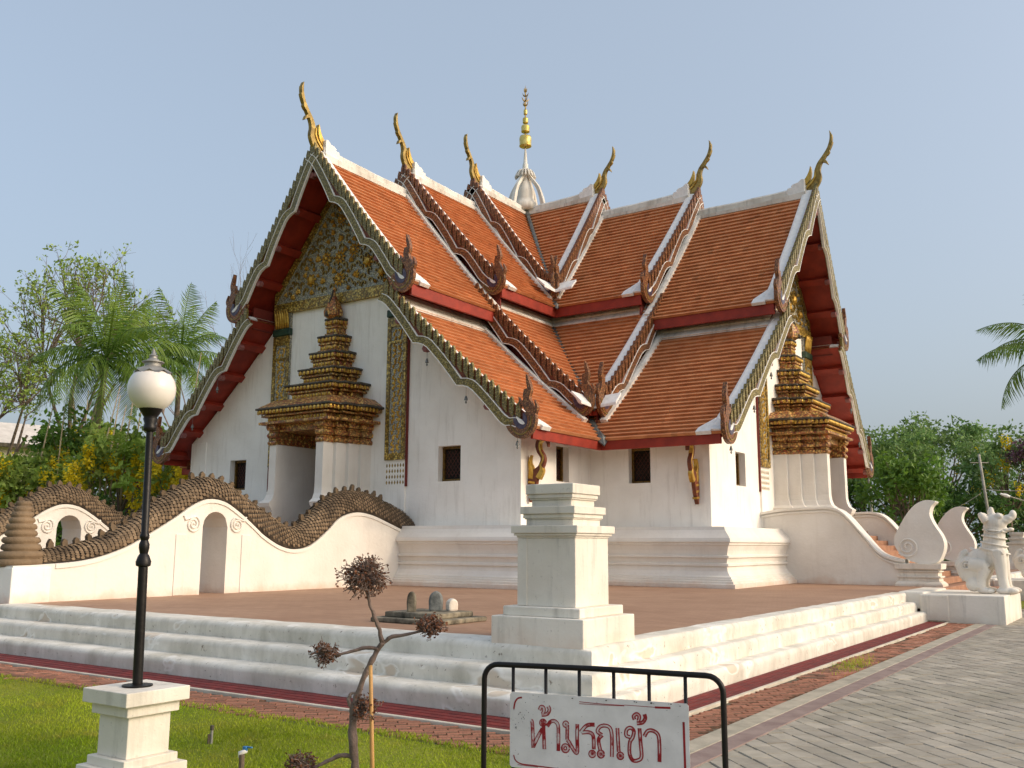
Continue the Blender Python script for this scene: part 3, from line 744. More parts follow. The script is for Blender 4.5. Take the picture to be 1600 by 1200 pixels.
# plinth: moulded profile run round the cruciform plan
PR = [(0, 2.31), (.66, 2.312), (.69, 2.22), (.78, 2.12), (.90, 2.00), (.92, 1.93), (.92, 1.885), (.87, 1.87), (.87, 1.815), (.83, 1.80), (.78, 1.66), (.75, 1.535), (.82, 1.52), (.82, 1.47), (.76, 1.455), (.73, 1.32), (.79, 1.30), (.79, 1.245), (.73, 1.23), (.76, 1.10), (.84, .99), (.90, .95), (.90, .91), (.95, .90), (.95, .85), (1.00, .84), (1.00, .78), (1.07, .77), (1.07, .66)]
rings = []
for o_, z_ in PR:
    w, g = WW + o_, GG + o_
    rings.append([(x, y, z_) for x, y in ((w, -g), (w, -w), (g, -w), (g, w), (w, w), (w, g), (-w, g), (-w, w), (-g, w), (-g, -w), (-w, -w), (-w, -g))])
MB().loft(rings[::-1], caps=False).build('plinth', 'plaster_dimmed', temple)
# gilded pilasters, stencilled foot
for sg in (1, -1):
    a, b = sorted((sg * 2.20, sg * 2.97))
    bx = lambda p, q, r, s, d: MB().box(p, q, -GG - d, -GG + .05, r, s)
    o = W_(bx(a, b, 4.30, 9.70, .09).build('pilaster', 'mosaic_blue', temple), 'AB')
    bb = MB()
    for p, q in ((a, a + .13), (b - .13, b)): bb.box(p, q, -GG - .13, -GG - .09, 4.50, 8.72)
    for r, s in ((4.30, 4.5), (8.42, 8.72), (7.9, 7.98)): bb.box(a, b, -GG - .132, -GG - .09, r, s)
    bb.build('gilt_border', 'mosaic_gold', o)
    rl = MB(); rg = random.Random(4)
    for k in range(22):
        z = 4.62 + k * .17
        for u in (-.11, .11):
            c = ((a + b) / 2 + u * (1 if k % 2 else .6) * 1.25, -GG - .095, z + (.05 if u > 0 else 0)); rl.ball(c, (.045, .035, .07), 6, 4); rl.ball((c[0] + .05, c[1], c[2] + .07), (.03, .03, .03), 5, 3)
        if k % 3 == 0:
            for q in range(6): rl.ball(((a + b) / 2 + .13 * math.cos(q * 1.047), -GG - .10, z + .13 * math.sin(q * 1.047)), (.04, .03, .04), 6, 4)
    tag(rl.build('gilt_scrollwork', 'gold', o), kind='stuff')
    MB().box(a - .03, b + .03, -GG - .16, -GG, 8.74, 8.98).build('capital_band', 'green_dark', o, bevel=.03)
    for k in range(6):
        u = lerp(a + .05, b - .05, (k + .5) / 6)
        mm = MB().loft([[(u + r * math.cos(t), -GG - .11 - yy + r * .6 * math.sin(t), z) for t in [i * math.pi / 4 for i in range(8)]] for r, z, yy in ((.05, 9.0, 0), (.065, 9.2, .02), (.06, 9.45, .06), (.02, 9.62, .12))])
        mm.build('capital_leaf', 'gold', o, smooth=True)
    MB().box(min(sg * 2.97, sg * 3.03), max(sg * 2.97, sg * 3.03), -GG - .06, -GG, 3.5, 9.6).build('red_edge', 'red_dark', o)
    W_(MB().box(a + .004, b - .004, -GG - .06, -GG + .05, ZP, 4.30).build('pilaster_foot', 'plaster', temple), 'AB')
    sm = MB()
    for row in range(4):
        for k in range(7):
            u = lerp(a + .06, b - .06, k / 6); z = 3.62 + row * .17
            sm.prism([(u, -GG - .064, z + .075), (u - .035, -GG - .064, z), (u, -GG - .064, z - .06), (u + .035, -GG - .064, z)], [(u, -GG - .05, z + .075), (u - .035, -GG - .05, z), (u, -GG - .05, z - .06), (u + .035, -GG - .05, z)])
    tag(sm.build('stencil_drops', 'gold_old', o), kind='stuff')
# tympanum with gilded flowers
zb = 9.72
tp = [(-3.0, zb), (3.0, zb)] + [(x, soff(x) - .03) for x in (2.9, 2.0, 1.0, 0.02, -1.0, -2.0, -2.9)]
tym = W_(MB().prism([(x, -GG - .05, z) for x, z in tp], [(x, -GG, z) for x, z in tp]).build('tympanum', 'mosaic_blue', temple), 'AB')
MB().box(-2.98, 2.98, -GG - .14, -GG, 9.52, 9.86).build('gilt_border', 'mosaic_gold', tym)
for sg in (1, -1):
    A = [(sg * x, soff(x) - .02) for x in (0, 1.5, 3.0)]; mb = MB()
    mb.loft([[(x, -GG - .12, z), (x, -GG - .04, z), (x, -GG - .04, z - .30), (x, -GG - .12, z - .30)] for x, z in A]); mb.build('gilt_border', 'mosaic_gold', tym)
def flower(kind):
    mb = MB()
    if kind == 0:
        mb.ball((0, -.05, 0), (.07, .06, .07), 8, 5)
        for k in range(11):
            a = k * math.pi / 5; c, s = math.cos(a), math.sin(a)
            mb.add([(c * .07, -.02, s * .07), (c * .15 - s * .05, -.06, s * .15 + c * .05), (c * .26, -.03, s * .26), (c * .15 + s * .05, -.06, s * .15 - c * .05), (c * .15, -.1, s * .15)], [(0, 1, 4), (1, 2, 4), (2, 3, 4), (3, 0, 4)])
    elif kind == 1:
        for k, l in ((-2, .16), (-1, .22), (0, .30), (1, .22), (2, .16)):
            a = math.pi / 2 + k * .55; c, s = math.cos(a), math.sin(a)
            mb.add([(0, -.02, -.1), (c * l * .55 - s * .05, -.06, s * l * .55 + c * .05 - .1), (c * l, -.03, s * l - .1), (c * l * .55 + s * .05, -.06, s * l * .55 - c * .05 - .1), (c * l * .5, -.11, s * l * .5 - .1)], [(0, 1, 4), (1, 2, 4), (2, 3, 4), (3, 0, 4)])
    elif kind == 2:
        mb.ball((0, -.05, 0), (.15, .10, .17), 9, 6)
        for k in range(7):
            a = k * math.pi * 2 / 7; mb.ball((.17 * math.cos(a), -.03, .18 * math.sin(a)), (.05, .05, .05), 6, 4)
    else:
        fr = lambda u, w, d: (u, -.03 + d, w)
        ribbon(mb, [(-.12, -.14, .02), (-.10, .02, .06), (.02, .12, .07), (.12, .06, .05), (.08, -.03, .02)], fr, .06, 4)
    return mb.mesh('gilt_flower', mats=[M['gold_old'] if kind == 3 else M['gold']])
FM = [flower(k) for k in range(4)]
rg = random.Random(21)
fl = [(0, 12.4, 0, .8), (0, 11.75, 1, 1), (0, 11.1, 0, 1.05), (0, 10.35, 0, 1.1), (-.62, 11.15, 0, 1), (.62, 11.25, 0, 1), (-.35, 12.0, 1, .8), (.42, 12.15, 1, .8), (-1.3, 10.5, 2, 1), (1.25, 10.75, 2, 1), (-1.0, 11.2, 1, 1), (1.05, 11.6, 1, .9), (-.75, 10.4, 1, .9), (.75, 10.4, 1, 1.1), (-1.9, 10.2, 1, .9), (1.85, 10.3, 2, .8), (0, 13.0, 1, .7)]
for i in range(3000):
    if len(fl) >= 146: break
    z = rg.uniform(10.0, 13.2); xm = max(0, (13.75 - z) / 1.24 - .42); x = rg.uniform(-xm, xm)
    k = rg.choice((1, 3, 3, 3)); sc = rg.uniform(.5, .85)
    if all(math.hypot(x - a, z - b) > .155 * (s + sc) for a, b, _, s in fl): fl.append((x, z, k, sc))
for x, z, k, sc in fl:
    inst('gilt_flower', FM[k], tym, (x, -GG - .05, z - TZ), (0, rg.uniform(-.5, .5) if k != 0 else 0, 0), (sc * rg.choice((1, -1)), 1, sc))
# door porch with stacked spire
def red3(mb, z0, z1, hb, hf, D, sc=1.0, z0s=None):
    for hw, d in ((hb, .42 * D), ((hb + hf) / 2, .74 * D), (hf, D)):
        mb.box(-hw * sc, hw * sc, -GG - d * (.5 + .5 * sc), -GG + .1, z0 + (.004 if hw != hb else 0), z1 - (.004 if hw != hb else 0))
porch = W_(MB().box(-.86, .86, -GG + .30, -GG + .36, ZP, 5.0).build('door', 'door_wood', temple), 'AB')
for sg in (1, -1):
    cm = MB(); st = [(-12.65, 1.16), (-12.24, 1.29), (-11.83, 1.42), (-11.42, 1.54)]
    def colsec(z, e):
        pts = [(.86, -12.65 - e)]
        for k, (y, x) in enumerate(st):
            pts.append((x + e, y - e)); pts.append((x + e, (st[k + 1][0] if k < 3 else -10.9) - (e if k < 3 else 0)))
        pts.append((.86, -10.9))
        return [(sg * x, y, z) for x, y in pts]
    cm.loft([colsec(z, e) for z, e in ((ZP, .20), (2.45, .20), (2.46, .13), (2.56, .13), (2.57, .08), (2.64, .08), (2.65, .05), (2.76, .04), (2.92, .16), (3.02, .20), (3.035, .19), (3.12, .08), (3.28, .02), (3.45, 0), (4.82, 0))])
    W_(cm.build('porch_column', 'plaster_dimmed', temple), 'AB')
    cp = MB()
    for z0, z1, e in ((4.80, 4.94, .04), (4.94, 5.02, -.01), (5.02, 5.18, .06), (5.18, 5.26, .01), (5.26, 5.44, .08)):
        cp.loft([colsec(z0, e - .01), colsec((z0 + z1) / 2, e + .02), colsec(z1, e - .01)])
    W_(cp.build('column_capital', 'carved', temple, bevel=.01), 'AB')
lint = MB(); lint.box(-1.12, 1.12, -12.5, -GG + .1, 5.22, 5.46)
W_(lint.build('lintel', 'carved', temple), 'AB')
def tierpart(z0, z1, hb, hf, D, name='porch_tier'):
    h = z1 - z0; mb = MB()
    red3(mb, z0 - .01, z0 + .16 * h, hb, hf, D, .96); red3(mb, z0 + .16 * h, z0 + .44 * h, hb, hf, D, .80); red3(mb, z0 + .44 * h, z0 + .56 * h, hb, hf, D, .92); red3(mb, z0 + .56 * h, z0 + .64 * h, hb, hf, D, .85); red3(mb, z0 + .64 * h, z0 + .86 * h, hb, hf, D, .985)
    o = mb.build(name, 'carved', temple, bevel=.018)
    lp = MB(); red3(lp, z0 + .86 * h, z1, hb, hf, D, 1.03); lp.build('ledge', 'lip_dark', o, bevel=.02)
    # carved leaves along the cornice
    st = MB()
    for hw, d in ((hb, .42 * D), ((hb + hf) / 2, .74 * D), (hf, D)):
        yy = -GG - d * .99; n = max(2, int(hw * 2 / .16))
        for k in range(n):
            u = lerp(-hw * .96, hw * .96, (k + .5) / n); st.ball((u, yy - .015, z0 + .74 * h), (.055, .03, .07), 6, 4); st.ball((u * .84, -GG - d * .90, z0 + .28 * h), (.05, .035, .06), 6, 4)
        for sg in (1, -1):
            n2 = max(1, int(.32 * D / .15))
            for k in range(n2): st.ball((sg * hw, -GG - d + .32 * D * (k + .5) / n2, z0 + .74 * h), (.03, .055, .07), 6, 4)
    tag(st.build('carved_leaves', 'gold', o), kind='stuff')
    W_(o, 'AB')
tierpart(5.44, 5.96, 1.98, 1.58, 1.90, 'porch_cornice')
sl = MB()
for hw, d in ((1.98, .80), (1.78, 1.40), (1.56, 1.86)):
    sl.loft([[(-a, -GG - b, z), (a, -GG - b, z), (a, -GG + .1, z), (-a, -GG + .1, z)] for a, b, z in ((hw, d, 5.97), (hw * .97, d * .97, 6.02), (hw * .82, d * .80, 6.22))])
W_(sl.build('cornice_roof', 'carved', temple), 'AB')
for z0, z1, hb, hf, D in ((6.20, 6.74, 1.42, 1.06, 1.26), (6.74, 7.26, 1.06, .79, .98), (7.26, 7.82, .78, .58, .74), (7.82, 8.38, .56, .42, .56), (8.38, 8.98, .37, .28, .40)):
    tierpart(z0, z1, hb, hf, D)
bd = MB(); rings = []
for r, z in ((.16, 8.96), (.30, 9.05), (.32, 9.2), (.24, 9.42), (.12, 9.62), (.06, 9.78), (.015, 10.0)):
    rings.append([(r * math.cos(t) * (1 if k % 2 else .78), -GG - .30 + r * math.sin(t) * (1 if k % 2 else .78), z) for k, t in enumerate([i * math.pi / 6 for i in range(12)])])
bd.loft(rings); bd = W_(bd.build('lotus_bud', 'carved', temple), 'AB')
MB().prism([(-.035, -GG - .66, 9.0), (.035, -GG - .66, 9.0), (.02, -GG - .36, 9.9), (-.02, -GG - .36, 9.9)], [(-.035, -GG - .5, 9.0), (.035, -GG - .5, 9.0), (.02, -GG - .28, 9.95), (-.02, -GG - .28, 9.95)]).build('bud_spine', 'lip_dark', bd)
# S-shaped naga brackets under the eaves
for sg in (1, -1):
    fr = lambda u, w, d: (sg * (WW + u), -10.62 + d, w)
    mb = MB(); ribbon(mb, [(.08, 2.95, .04), (.12, 3.2, .20), (.16, 3.5, .30), (.24, 3.72, .24), (.42, 3.9, .17), (.50, 4.15, .15), (.36, 4.38, .15), (.34, 4.58, .15), (.48, 4.72, .14), (.62, 4.66, .10), (.66, 4.45, .03)], fr, .12, 6)
    o = mb.build('eave_bracket', 'brown_paint', temple, bevel=.015)
    m2 = MB(); ribbon(m2, [(.10, 3.6, .16), (.12, 3.85, .14), (.06, 4.05, .08), (.12, 4.25, .01)], fr, .13, 5)
    for z in (3.12, 3.30, 3.48): m2.add([fr(a, b, d) for d in (-.068, .068) for a, b in ((.02, z), (.24, z - .03), (.24, z + .03), (.02, z + .06))], [(0, 1, 2, 3), (7, 6, 5, 4), (0, 4, 5, 1), (1, 5, 6, 2), (2, 6, 7, 3), (3, 7, 4, 0)])
    ribbon(m2, [(.34, 3.60, .16), (.46, 3.82, .12), (.40, 4.0, .02)], fr, .13, 5)
    ribbon(m2, [(.44, 3.98, .05), (.52, 4.15, .05), (.42, 4.36, .05), (.40, 4.56, .05), (.50, 4.66, .04)], fr, .135, 5)
    m2.build('bracket_gilding', 'gold', o, bevel=.01); W_(o, 'AB')
# little wind bells
bell = MB().lathe([(.005, .42), (.005, .10), (.02, .09), (.035, .05), (.05, -.01), (.055, -.03), (.01, -.03), (.03, -.10), (.0, -.13)], n=8).mesh('wind_bell', mats=[M['lead']])
for P, lst in ((T1l, (.35, .62, .95)),):
    for sg in (1, -1):
        for s in lst:
            (x, z), (nx, nz) = P(s), nrm(P, s); o = inst('wind_bell', bell, temple, (sg * (x - nx * .3), E1(x) - .05, z - .62 - TZ)); W_(o, 'AB')
# copy the wing round the crossing
for o, wg in wingA:
    for k, w in ((1, 'B'), (2, 'C'), (3, 'D')):
        if w in wg:
            if o.data and o.data.name.startswith('wind_bell'):
                c = copy_tree(o, temple); x, y, z = o.location; c.location = (-y, x, z)
            else: copy_tree(o, temple, k * math.pi / 2)
    if 'A' not in wg:
        for ch in list(o.children): bpy.data.objects.remove(ch)
        bpy.data.objects.remove(o)
# central spire
sp = MB().lathe([(.55, 16.0), (.55, 16.3), (.46, 16.36), (.38, 16.55), (.37, 16.8), (.30, 17.1), (.18, 17.4), (.13, 17.7), (.17, 17.78), (.13, 17.9), (.12, 18.15), (.09, 18.2), (.06, 18.6), (.025, 18.95)], n=20).build('spire', 'ridge_plaster', temple, smooth=True)
for k in range(4):
    a = k * math.pi / 2 + math.pi / 2
    for da in (0,):
        c, s = math.cos(a + da), math.sin(a + da); fr = lambda u, w, d: (u * c - d * s, u * s + d * c, w)
        mb = MB(); ribbon(mb, [(.92, 16.1, .2), (.82, 16.5, .17), (.66, 16.95, .15), (.42, 17.3, .14), (.20, 17.6, .12), (.08, 17.85, .06)], fr, .16, 5); mb.build('spire_rib', 'ridge_plaster', sp, bevel=.02)
    for j in range(4):
        a2 = k * math.pi / 2 + .785 + (j - 1.5) * .35
        c, s = math.cos(a2), math.sin(a2); fr2 = lambda u, w, d: (u * c - d * s, u * s + d * c, w)
        mb = MB(); ribbon(mb, [(.10, 17.78, .10), (.26, 17.82, .12), (.40, 17.66 - .05 * abs(j - 1.5), .09), (.46, 17.52, .02)], fr2, .07, 4); mb.build('spire_petal', 'ridge_plaster', sp, bevel=.01)
MB().lathe([(.03, 18.85), (.03, 20.9), (.02, 21.2)], n=8).build('spire_rod', 'gold_old', sp)
for r, z0, z1 in ((.27, 18.97, 19.5), (.19, 19.65, 19.98), (.125, 20.07, 20.33), (.085, 20.48, 20.72)):
    h = z1 - z0
    MB().lathe([(r * .86, z0), (r, z0 + .02), (r, z0 + .12 * h), (r * .94, z0 + .16 * h), (r * 1.0, z0 + .7 * h), (r * .9, z0 + .9 * h), (r * .3, z1), (.03, z1 + .02)], n=20).build('gilt_parasol', 'gold_bright', sp, smooth=True)
mb = MB()
for k, (z, w) in enumerate(((20.9, .13), (21.12, .17), (21.35, .13), (21.55, .08))):
    for a in range(4):
        c, s = math.cos(a * 1.57 + k), math.sin(a * 1.57 + k); fr = lambda u, w_, d: (u * c - d * s, u * s + d * c, w_)
        ribbon(mb, [(.0, z, .05), (w * .6, z + .02, .05), (w, z + .14, .01)], fr, .03, 3)
mb.lathe([(.02, 20.9), (.025, 21.5), (.03, 21.6), (.005, 21.85)], n=6); mb.build('spire_flourish', 'gold_old', sp)
# ================================================================== naga balustrades of the left stair
WT = [(-22.85, 1.36), (-21.5, 1.43), (-20.58, 1.68), (-19.89, 2.03), (-19.29, 2.38), (-18.89, 2.64), (-18.46, 2.80), (-18.0, 2.76), (-17.51, 2.51), (-17.01, 2.17), (-16.8, 2.02), (-16.27, 1.76), (-15.74, 1.66), (-15.2, 1.76), (-14.64, 2.12), (-14.19, 2.47), (-13.58, 2.64), (-12.94, 2.59), (-12.14, 2.36), (-11.6, 2.20), (-10.9, 2.05)]
TT = [(-22.4, 1.60), (-22.09, 1.66), (-21.42, 1.75), (-20.75, 1.95), (-20.16, 2.26), (-19.68, 2.62), (-19.21, 2.92), (-18.57, 3.27), (-18.13, 3.32), (-17.65, 3.20), (-17.15, 2.93), (-16.63, 2.68), (-15.88, 2.29), (-15.44, 2.22), (-14.9, 2.54), (-14.45, 2.89), (-13.99, 3.13), (-13.37, 3.25), (-12.67, 3.19), (-11.99, 2.99), (-11.28, 2.80), (-10.83, 2.44)]
_wt = smoothpath(WT, 6); _tt = smoothpath(TT, 6)
def lookup(tab, y):
    if y <= tab[0][0]: return tab[0][1]
    for a, b in zip(tab, tab[1:]):
        if y <= b[0]: return a[1] + (b[1] - a[1]) * (y - a[0]) / max(b[0] - a[0], 1e-6)
    return tab[-1][1]
wtop = lambda y: lookup(_wt, y)
btop = lambda y: lookup(_tt, y)
def naga(xc, label):
    root = empty('naga_balustrade', (xc, -17, TZ), label, 'balustrade', 'naga balustrades of the left stair')
    xo, xi = xc + .45, xc - .45; A0, A1, AZ = -18.56, -17.86, 2.52; ar = (A1 - A0) / 2
    mb = MB(); ys = [-22.85 + i * .12 for i in range(int((22.85 - 11.0) / .12) + 1)] + [A0, A1, -11.0]
    ys += [A0 + (A1 - A0) * k / 10 for k in range(11)]; ys = sorted(set(round(y, 4) for y in ys))
    def zb(y):
        return AZ - ar + math.sqrt(max(ar * ar - (y - (A0 + A1) / 2) ** 2, 0))
    for x, fl in ((xo, False), (xi, True)):
        for a, b in zip(ys, ys[1:]):
            ins = A0 - 1e-6 <= a and b <= A1 + 1e-6
            za, zz = (zb(a), zb(b)) if ins else (.3, .3)
            q = [(x, a, za), (x, b, zz), (x, b, wtop(b)), (x, a, wtop(a))]
            mb.add(q, [(0, 1, 2, 3) if not fl else (3, 2, 1, 0)])
    for a, b in zip(ys, ys[1:]):
        mb.add([(xi, a, wtop(a)), (xo, a, wtop(a)), (xo, b, wtop(b)), (xi, b, wtop(b))], [(0, 1, 2, 3)])
        if A0 - 1e-6 <= a and b <= A1 + 1e-6: mb.add([(xi, a, zb(a)), (xo, a, zb(a)), (xo, b, zb(b)), (xi, b, zb(b))], [(3, 2, 1, 0)])
    for y in (A0, A1): mb.add([(xi, y, .3), (xo, y, .3), (xo, y, AZ - ar), (xi, y, AZ - ar)], [(0, 1, 2, 3)])
    mb.add([(xi, -22.85, .05), (xo, -22.85, .05), (xo, -22.85, 1.36), (xi, -22.85, 1.36)], [(0, 1, 2, 3)])
    mb.build('wall', 'plaster_dimmed', root)
    MB().box(xi - .03, xo + .03, -22.88, -22.1, .05, 1.33).build('end_pier', 'plaster', root, bevel=.02)
    # rim under the body
    rim = MB(); rim.loft([[(xi - .03, y, wtop(y) - .09), (xo + .03, y, wtop(y) - .09), (xo + .03, y, wtop(y) - .005), (xi - .03, y, wtop(y) - .005)] for y in ys if y > -22.1]); rim.build('rim', 'plaster_dimmed', root)
    # scrolls beside the arch on both faces
    for x in (xo + .012, xi - .012):
        for sg in (1, -1):
            yc = (A0 + A1) / 2 + sg * .62; p = []
            for k in range(34):
                a = k / 33 * 2.2 * 2 * math.pi; r = .19 * (1 - k / 36)
                p.append((x, yc - sg * r * math.cos(a - 1.2), AZ - .30 - r * math.sin(a - 1.2)))
            p = [(x, (A0 + A1) / 2 + sg * .88, AZ - .10), (x, (A0 + A1) / 2 + sg * .84, AZ - .2)] + p
            MB().tube(p, [.026] * len(p), 5).build('scroll', 'plaster_dimmed', root, smooth=True)
    for sg in (1, -1):
        MB().box(xo - .01, xo + .022, (A0 + A1) / 2 + sg * .92 - .14, (A0 + A1) / 2 + sg * .92 + .14, .66, AZ - .52).build('pilaster_strip', 'plaster_dimmed', root, bevel=.01)
    # body and scales
    yb = [-22.35 + i * .07 for i in range(int((22.35 - 10.95) / .07) + 1)]
    def sec(y, k=1.0):
        zt, zw = btop(y), wtop(y); f = min(1, max(.62, (y + 23.2) / 2.2)); rx = .475 * f * k; rz = (zt - zw - .03); return zw + .03, rx, rz
    body = MB(); rings = []; na = 22
    for y in yb:
        zc, rx, rz = sec(y, 1.0); rings.append([(xc + rx * math.cos(a), y, zc + (rz * .97 if math.sin(a) > 0 else .05) * math.sin(a)) for a in [2 * math.pi * i / na for i in range(na)]])
    body.loft(rings); body.build('body', 'naga_under', root, smooth=True)
    sc = MB(); rg = random.Random(int(xc * 10)); L = 0; ya = []; prev = None
    y = -22.3
    while y < -11.0:
        dz = (btop(y + .01) - btop(y)) / .01; ds = .092 / math.sqrt(1 + dz * dz); ya.append((y, dz)); y += ds
    for i, (y, dz) in enumerate(ya):
        zc, rx, rz = sec(y); tl = math.sqrt(1 + dz * dz); ty, tz = 1 / tl, dz / tl
        tail = y < -21.6; head = y > -11.7
        n = 18
        for k in range(n + 1):
            a = math.pi * (-.02 + 1.04 * (k + .5 * (i % 2)) / n); ca, sa = math.cos(a), math.sin(a)
            if sa < .03: continue
            c = Vector((xc + rx * ca, y, zc + rz * sa)); nv = Vector((ca / rx, -ty * 0, sa / rz)).normalized()
            T = Vector((0, -ty, -tz)); sd = T.cross(nv).normalized(); nv = sd.cross(T).normalized() if sd.cross(T).dot(nv) > 0 else -sd.cross(T).normalized()
            w = .045 * (rx / .475); l = .104; hp = .026 * rg.uniform(.6, 1.4)
            dark = rg.uniform(.68, 1.25)
            if head: hp *= .3; w *= .6
            p = [c - T * l * .35, c + sd * w - T * l * .1 + nv * hp * .25, c + sd * w * .75 + T * l * .40 + nv * hp * .8, c + T * l * .70 + nv * hp, c - sd * w * .75 + T * l * .40 + nv * hp * .8, c - sd * w - T * l * .1 + nv * hp * .25, c + T * l * .12 + nv * hp * 1.15]
            sc.add([tuple(q) for q in p], [(0, 1, 6), (1, 2, 6), (2, 3, 6), (3, 4, 6), (4, 5, 6), (5, 0, 6)], dark)
    tag(sc.build('scales', 'naga', root), kind='stuff')
    # spine fins
    var = []
    for k in range(4):
        sh = [(-.07, -.05), (.07, -.05), (.06 + .02 * k * .3, .10 + .02 * (k % 3)), (.0, .15 + .015 * k), (-.06, .11)]
        var.append(MB().prism([(-.05, u, w) for u, w in sh], [(.05, u, w) for u, w in sh], .62 + .1 * k).mesh('spine_fin', mats=[M['naga']]))
    y = -21.9
    while y < -11.9:
        dz = (btop(y + .02) - btop(y - .02)) / .04
        inst('spine_fin', rg.choice(var), root, (rg.uniform(-.02, .02), y + 17, btop(y) - TZ - .01), (math.atan(dz), rg.uniform(-.15, .15), rg.uniform(-.1, .1)), (.9, .85, rg.uniform(.7, 1.1)))
        y += .29 / math.sqrt(1 + dz * dz) * rg.uniform(.9, 1.1)
    # coiled tail tip
    prv = []
    z = 0
    for k, r in enumerate((.44, .42, .36, .345, .29, .28, .235, .20, .17, .145)):
        h = .15 - .005 * k
        prv += [(r * .84, z), (r, z + h * .25), (r * 1.02, z + h * .55), (r * .92, z + h * .95)]; z += h
    prv.append((.02, z - .12))
    tm = MB().lathe(prv, (xc, -22.5, 1.34), 18, .95)
    tm.v = [(x + .02 * math.sin(9 * zz), y + .02 * math.cos(7 * zz), zz) for x, y, zz in tm.v]
    tm.build('tail', 'naga', root, smooth=True)
    return root
naga(2.97, 'white wavy stair wall topped by scaly brown naga, right one with ringed tail')
naga(-2.97, 'white wavy stair wall topped by scaly brown naga, farther left one')
# stairs between the nagas
st = empty('staircase', (0, -17, TZ), 'brown tiled staircase hidden between the two naga walls', 'stairs')
n = 9
for k in range(n):
    z1 = TZ + (ZP - TZ) * (k + 1) / n; y0 = -15.6 + k * .32
    MB().box(-2.52, 2.52, y0, (-10.9 if k == n - 1 else y0 + .34), TZ - .3, z1 - (.003 * 0)).build('tread', 'stair_tile', st, bevel=.012)
# ================================================================== right stair with lions
st2 = empty('staircase', (14, 0, TZ), 'brown tiled stair rising between the two curled white posts', 'stairs')
n = 10
for k in range(n):
    z1 = TZ + (ZP - TZ) * (k + 1) / n; x0 = 15.9 - k * .33
    MB().box((10.9 if k == n - 1 else x0 - .34), x0, -2.46, 2.46, TZ - .3, z1).build('tread', 'stair_tile', st2, bevel=.015)
for k in range(3):
    MB().box(16.0 + (2 - k) * .42, 16.0 + (2 - k) * .42 + .44, -4.5, 4.5, -.05, .22 * (k + 1) - .001 * k).build('tread', 'stair_tile', st2, bevel=.015)
def stairwall(sg, label):
    y0, y1 = sorted((sg * 2.45, sg * 2.95)); root = empty('stair_balustrade', (13.5, sg * 2.7, TZ), label, 'balustrade', 'curved stair walls with curled posts')
    prf = smoothpath([(10.9, 2.74), (11.6, 2.85), (12.6, 2.90), (13.2, 2.89), (13.6, 2.68), (14.1, 2.08), (14.55, 1.55), (15.0, 1.36), (15.25, 1.34)], 6)
    rings = [[(x, y0, .4), (x, y1, .4), (x, y1, z), (x, y0, z)] for x, z in prf]
    MB().loft(rings).build('wall', 'plaster_dimmed', root)
    cop = MB()
    for d, e, f in ((.09, .00, .055), (.045, -.10, -.06)):
        cop.loft([[(x, y0 - d, z + e), (x, y1 + d, z + e), (x, y1 + d, z + f + .03), (x, y0 - d, z + f + .03)] for x, z in prf])
    cop.build('coping', 'plaster_dimmed', root, bevel=.012)
    # moulded post base
    pb = MB()
    for z0, z1, e0, e1 in ((.60, .72, .16, .16), (.72, .80, .16, .08), (.80, .90, .06, .05), (.90, .95, .10, .10), (.95, 1.06, .03, .03), (1.06, 1.10, .08, .08), (1.10, 1.14, .04, .04), (1.14, 1.30, .13, .15)):
        pb.loft([[(15.12 - e, y0 - e, z), (16.10 + e, y0 - e, z), (16.10 + e, y1 + e, z), (15.12 - e, y1 + e, z)] for z, e in ((z0, e0), (z1, e1))])
    pb.build('post_base', 'plaster_old', root, bevel=.012)
    # curled flame slab
    fl = smoothpath([(15.66, 1.29), (15.30, 1.42), (15.02, 1.72), (14.98, 2.02), (15.14, 2.36), (15.36, 2.72), (15.62, 3.00), (15.90, 3.12), (16.18, 3.08), (16.06, 2.94), (16.00, 2.70), (16.10, 2.42), (16.28, 2.10), (16.34, 1.82), (16.24, 1.50), (16.08, 1.32), (15.66, 1.29)], 5)[:-1]
    o = MB().prism([(x, y1, z) for x, z in fl], [(x, y0, z) for x, z in fl]).build('curled_post', 'plaster_dimmed', root, bevel=.03)
    for yy, s_ in ((y0 - .012, -1), (y1 + .012, 1)):
        p = []
        for k in range(40):
            a = k / 39 * 2.1 * 2 * math.pi; r = .30 * (1 - k / 46)
            p.append((15.34 - r * math.cos(a + .6), yy, 1.78 - r * math.sin(a + .6)))
        MB().tube(p, [.03] * 40, 6).build('spiral', 'plaster_dimmed', o, smooth=True)
        MB().lathe([(.05, 0), (.05, .03), (.02, .05)], (15.34, 0, 0), 12)
stairwall(-1, 'nearer curved white stair wall ending in a curled flame-shaped post')
stairwall(1, 'farther curved white stair wall with curled post, behind the seated lion')
def pedestal(y0, y1, label):
    p = empty('lion_pedestal', (17.3, (y0 + y1) / 2, 0), label, 'pedestal', 'lion pedestals beside the right stair')
    MB().box(16.5, 18.36, y0, y1, -.05, .655).build('block', 'plaster_old', p, bevel=.02)
    MB().box(16.52, 17.15, y0 - .03, y0 + .2, .02, .645).build('buttress', 'plaster_old', p, bevel=.03)
    MB().box(16.0, 16.6, y0 + .04, y1, .3, .70).build('shoulder', 'plaster_old', p, bevel=.04)
pedestal(-7.6, -4.6, 'white plaster block carrying the seated lion at the right stair')
pedestal(4.6, 7.6, 'farther white plaster block beyond the right stair at photo edge')

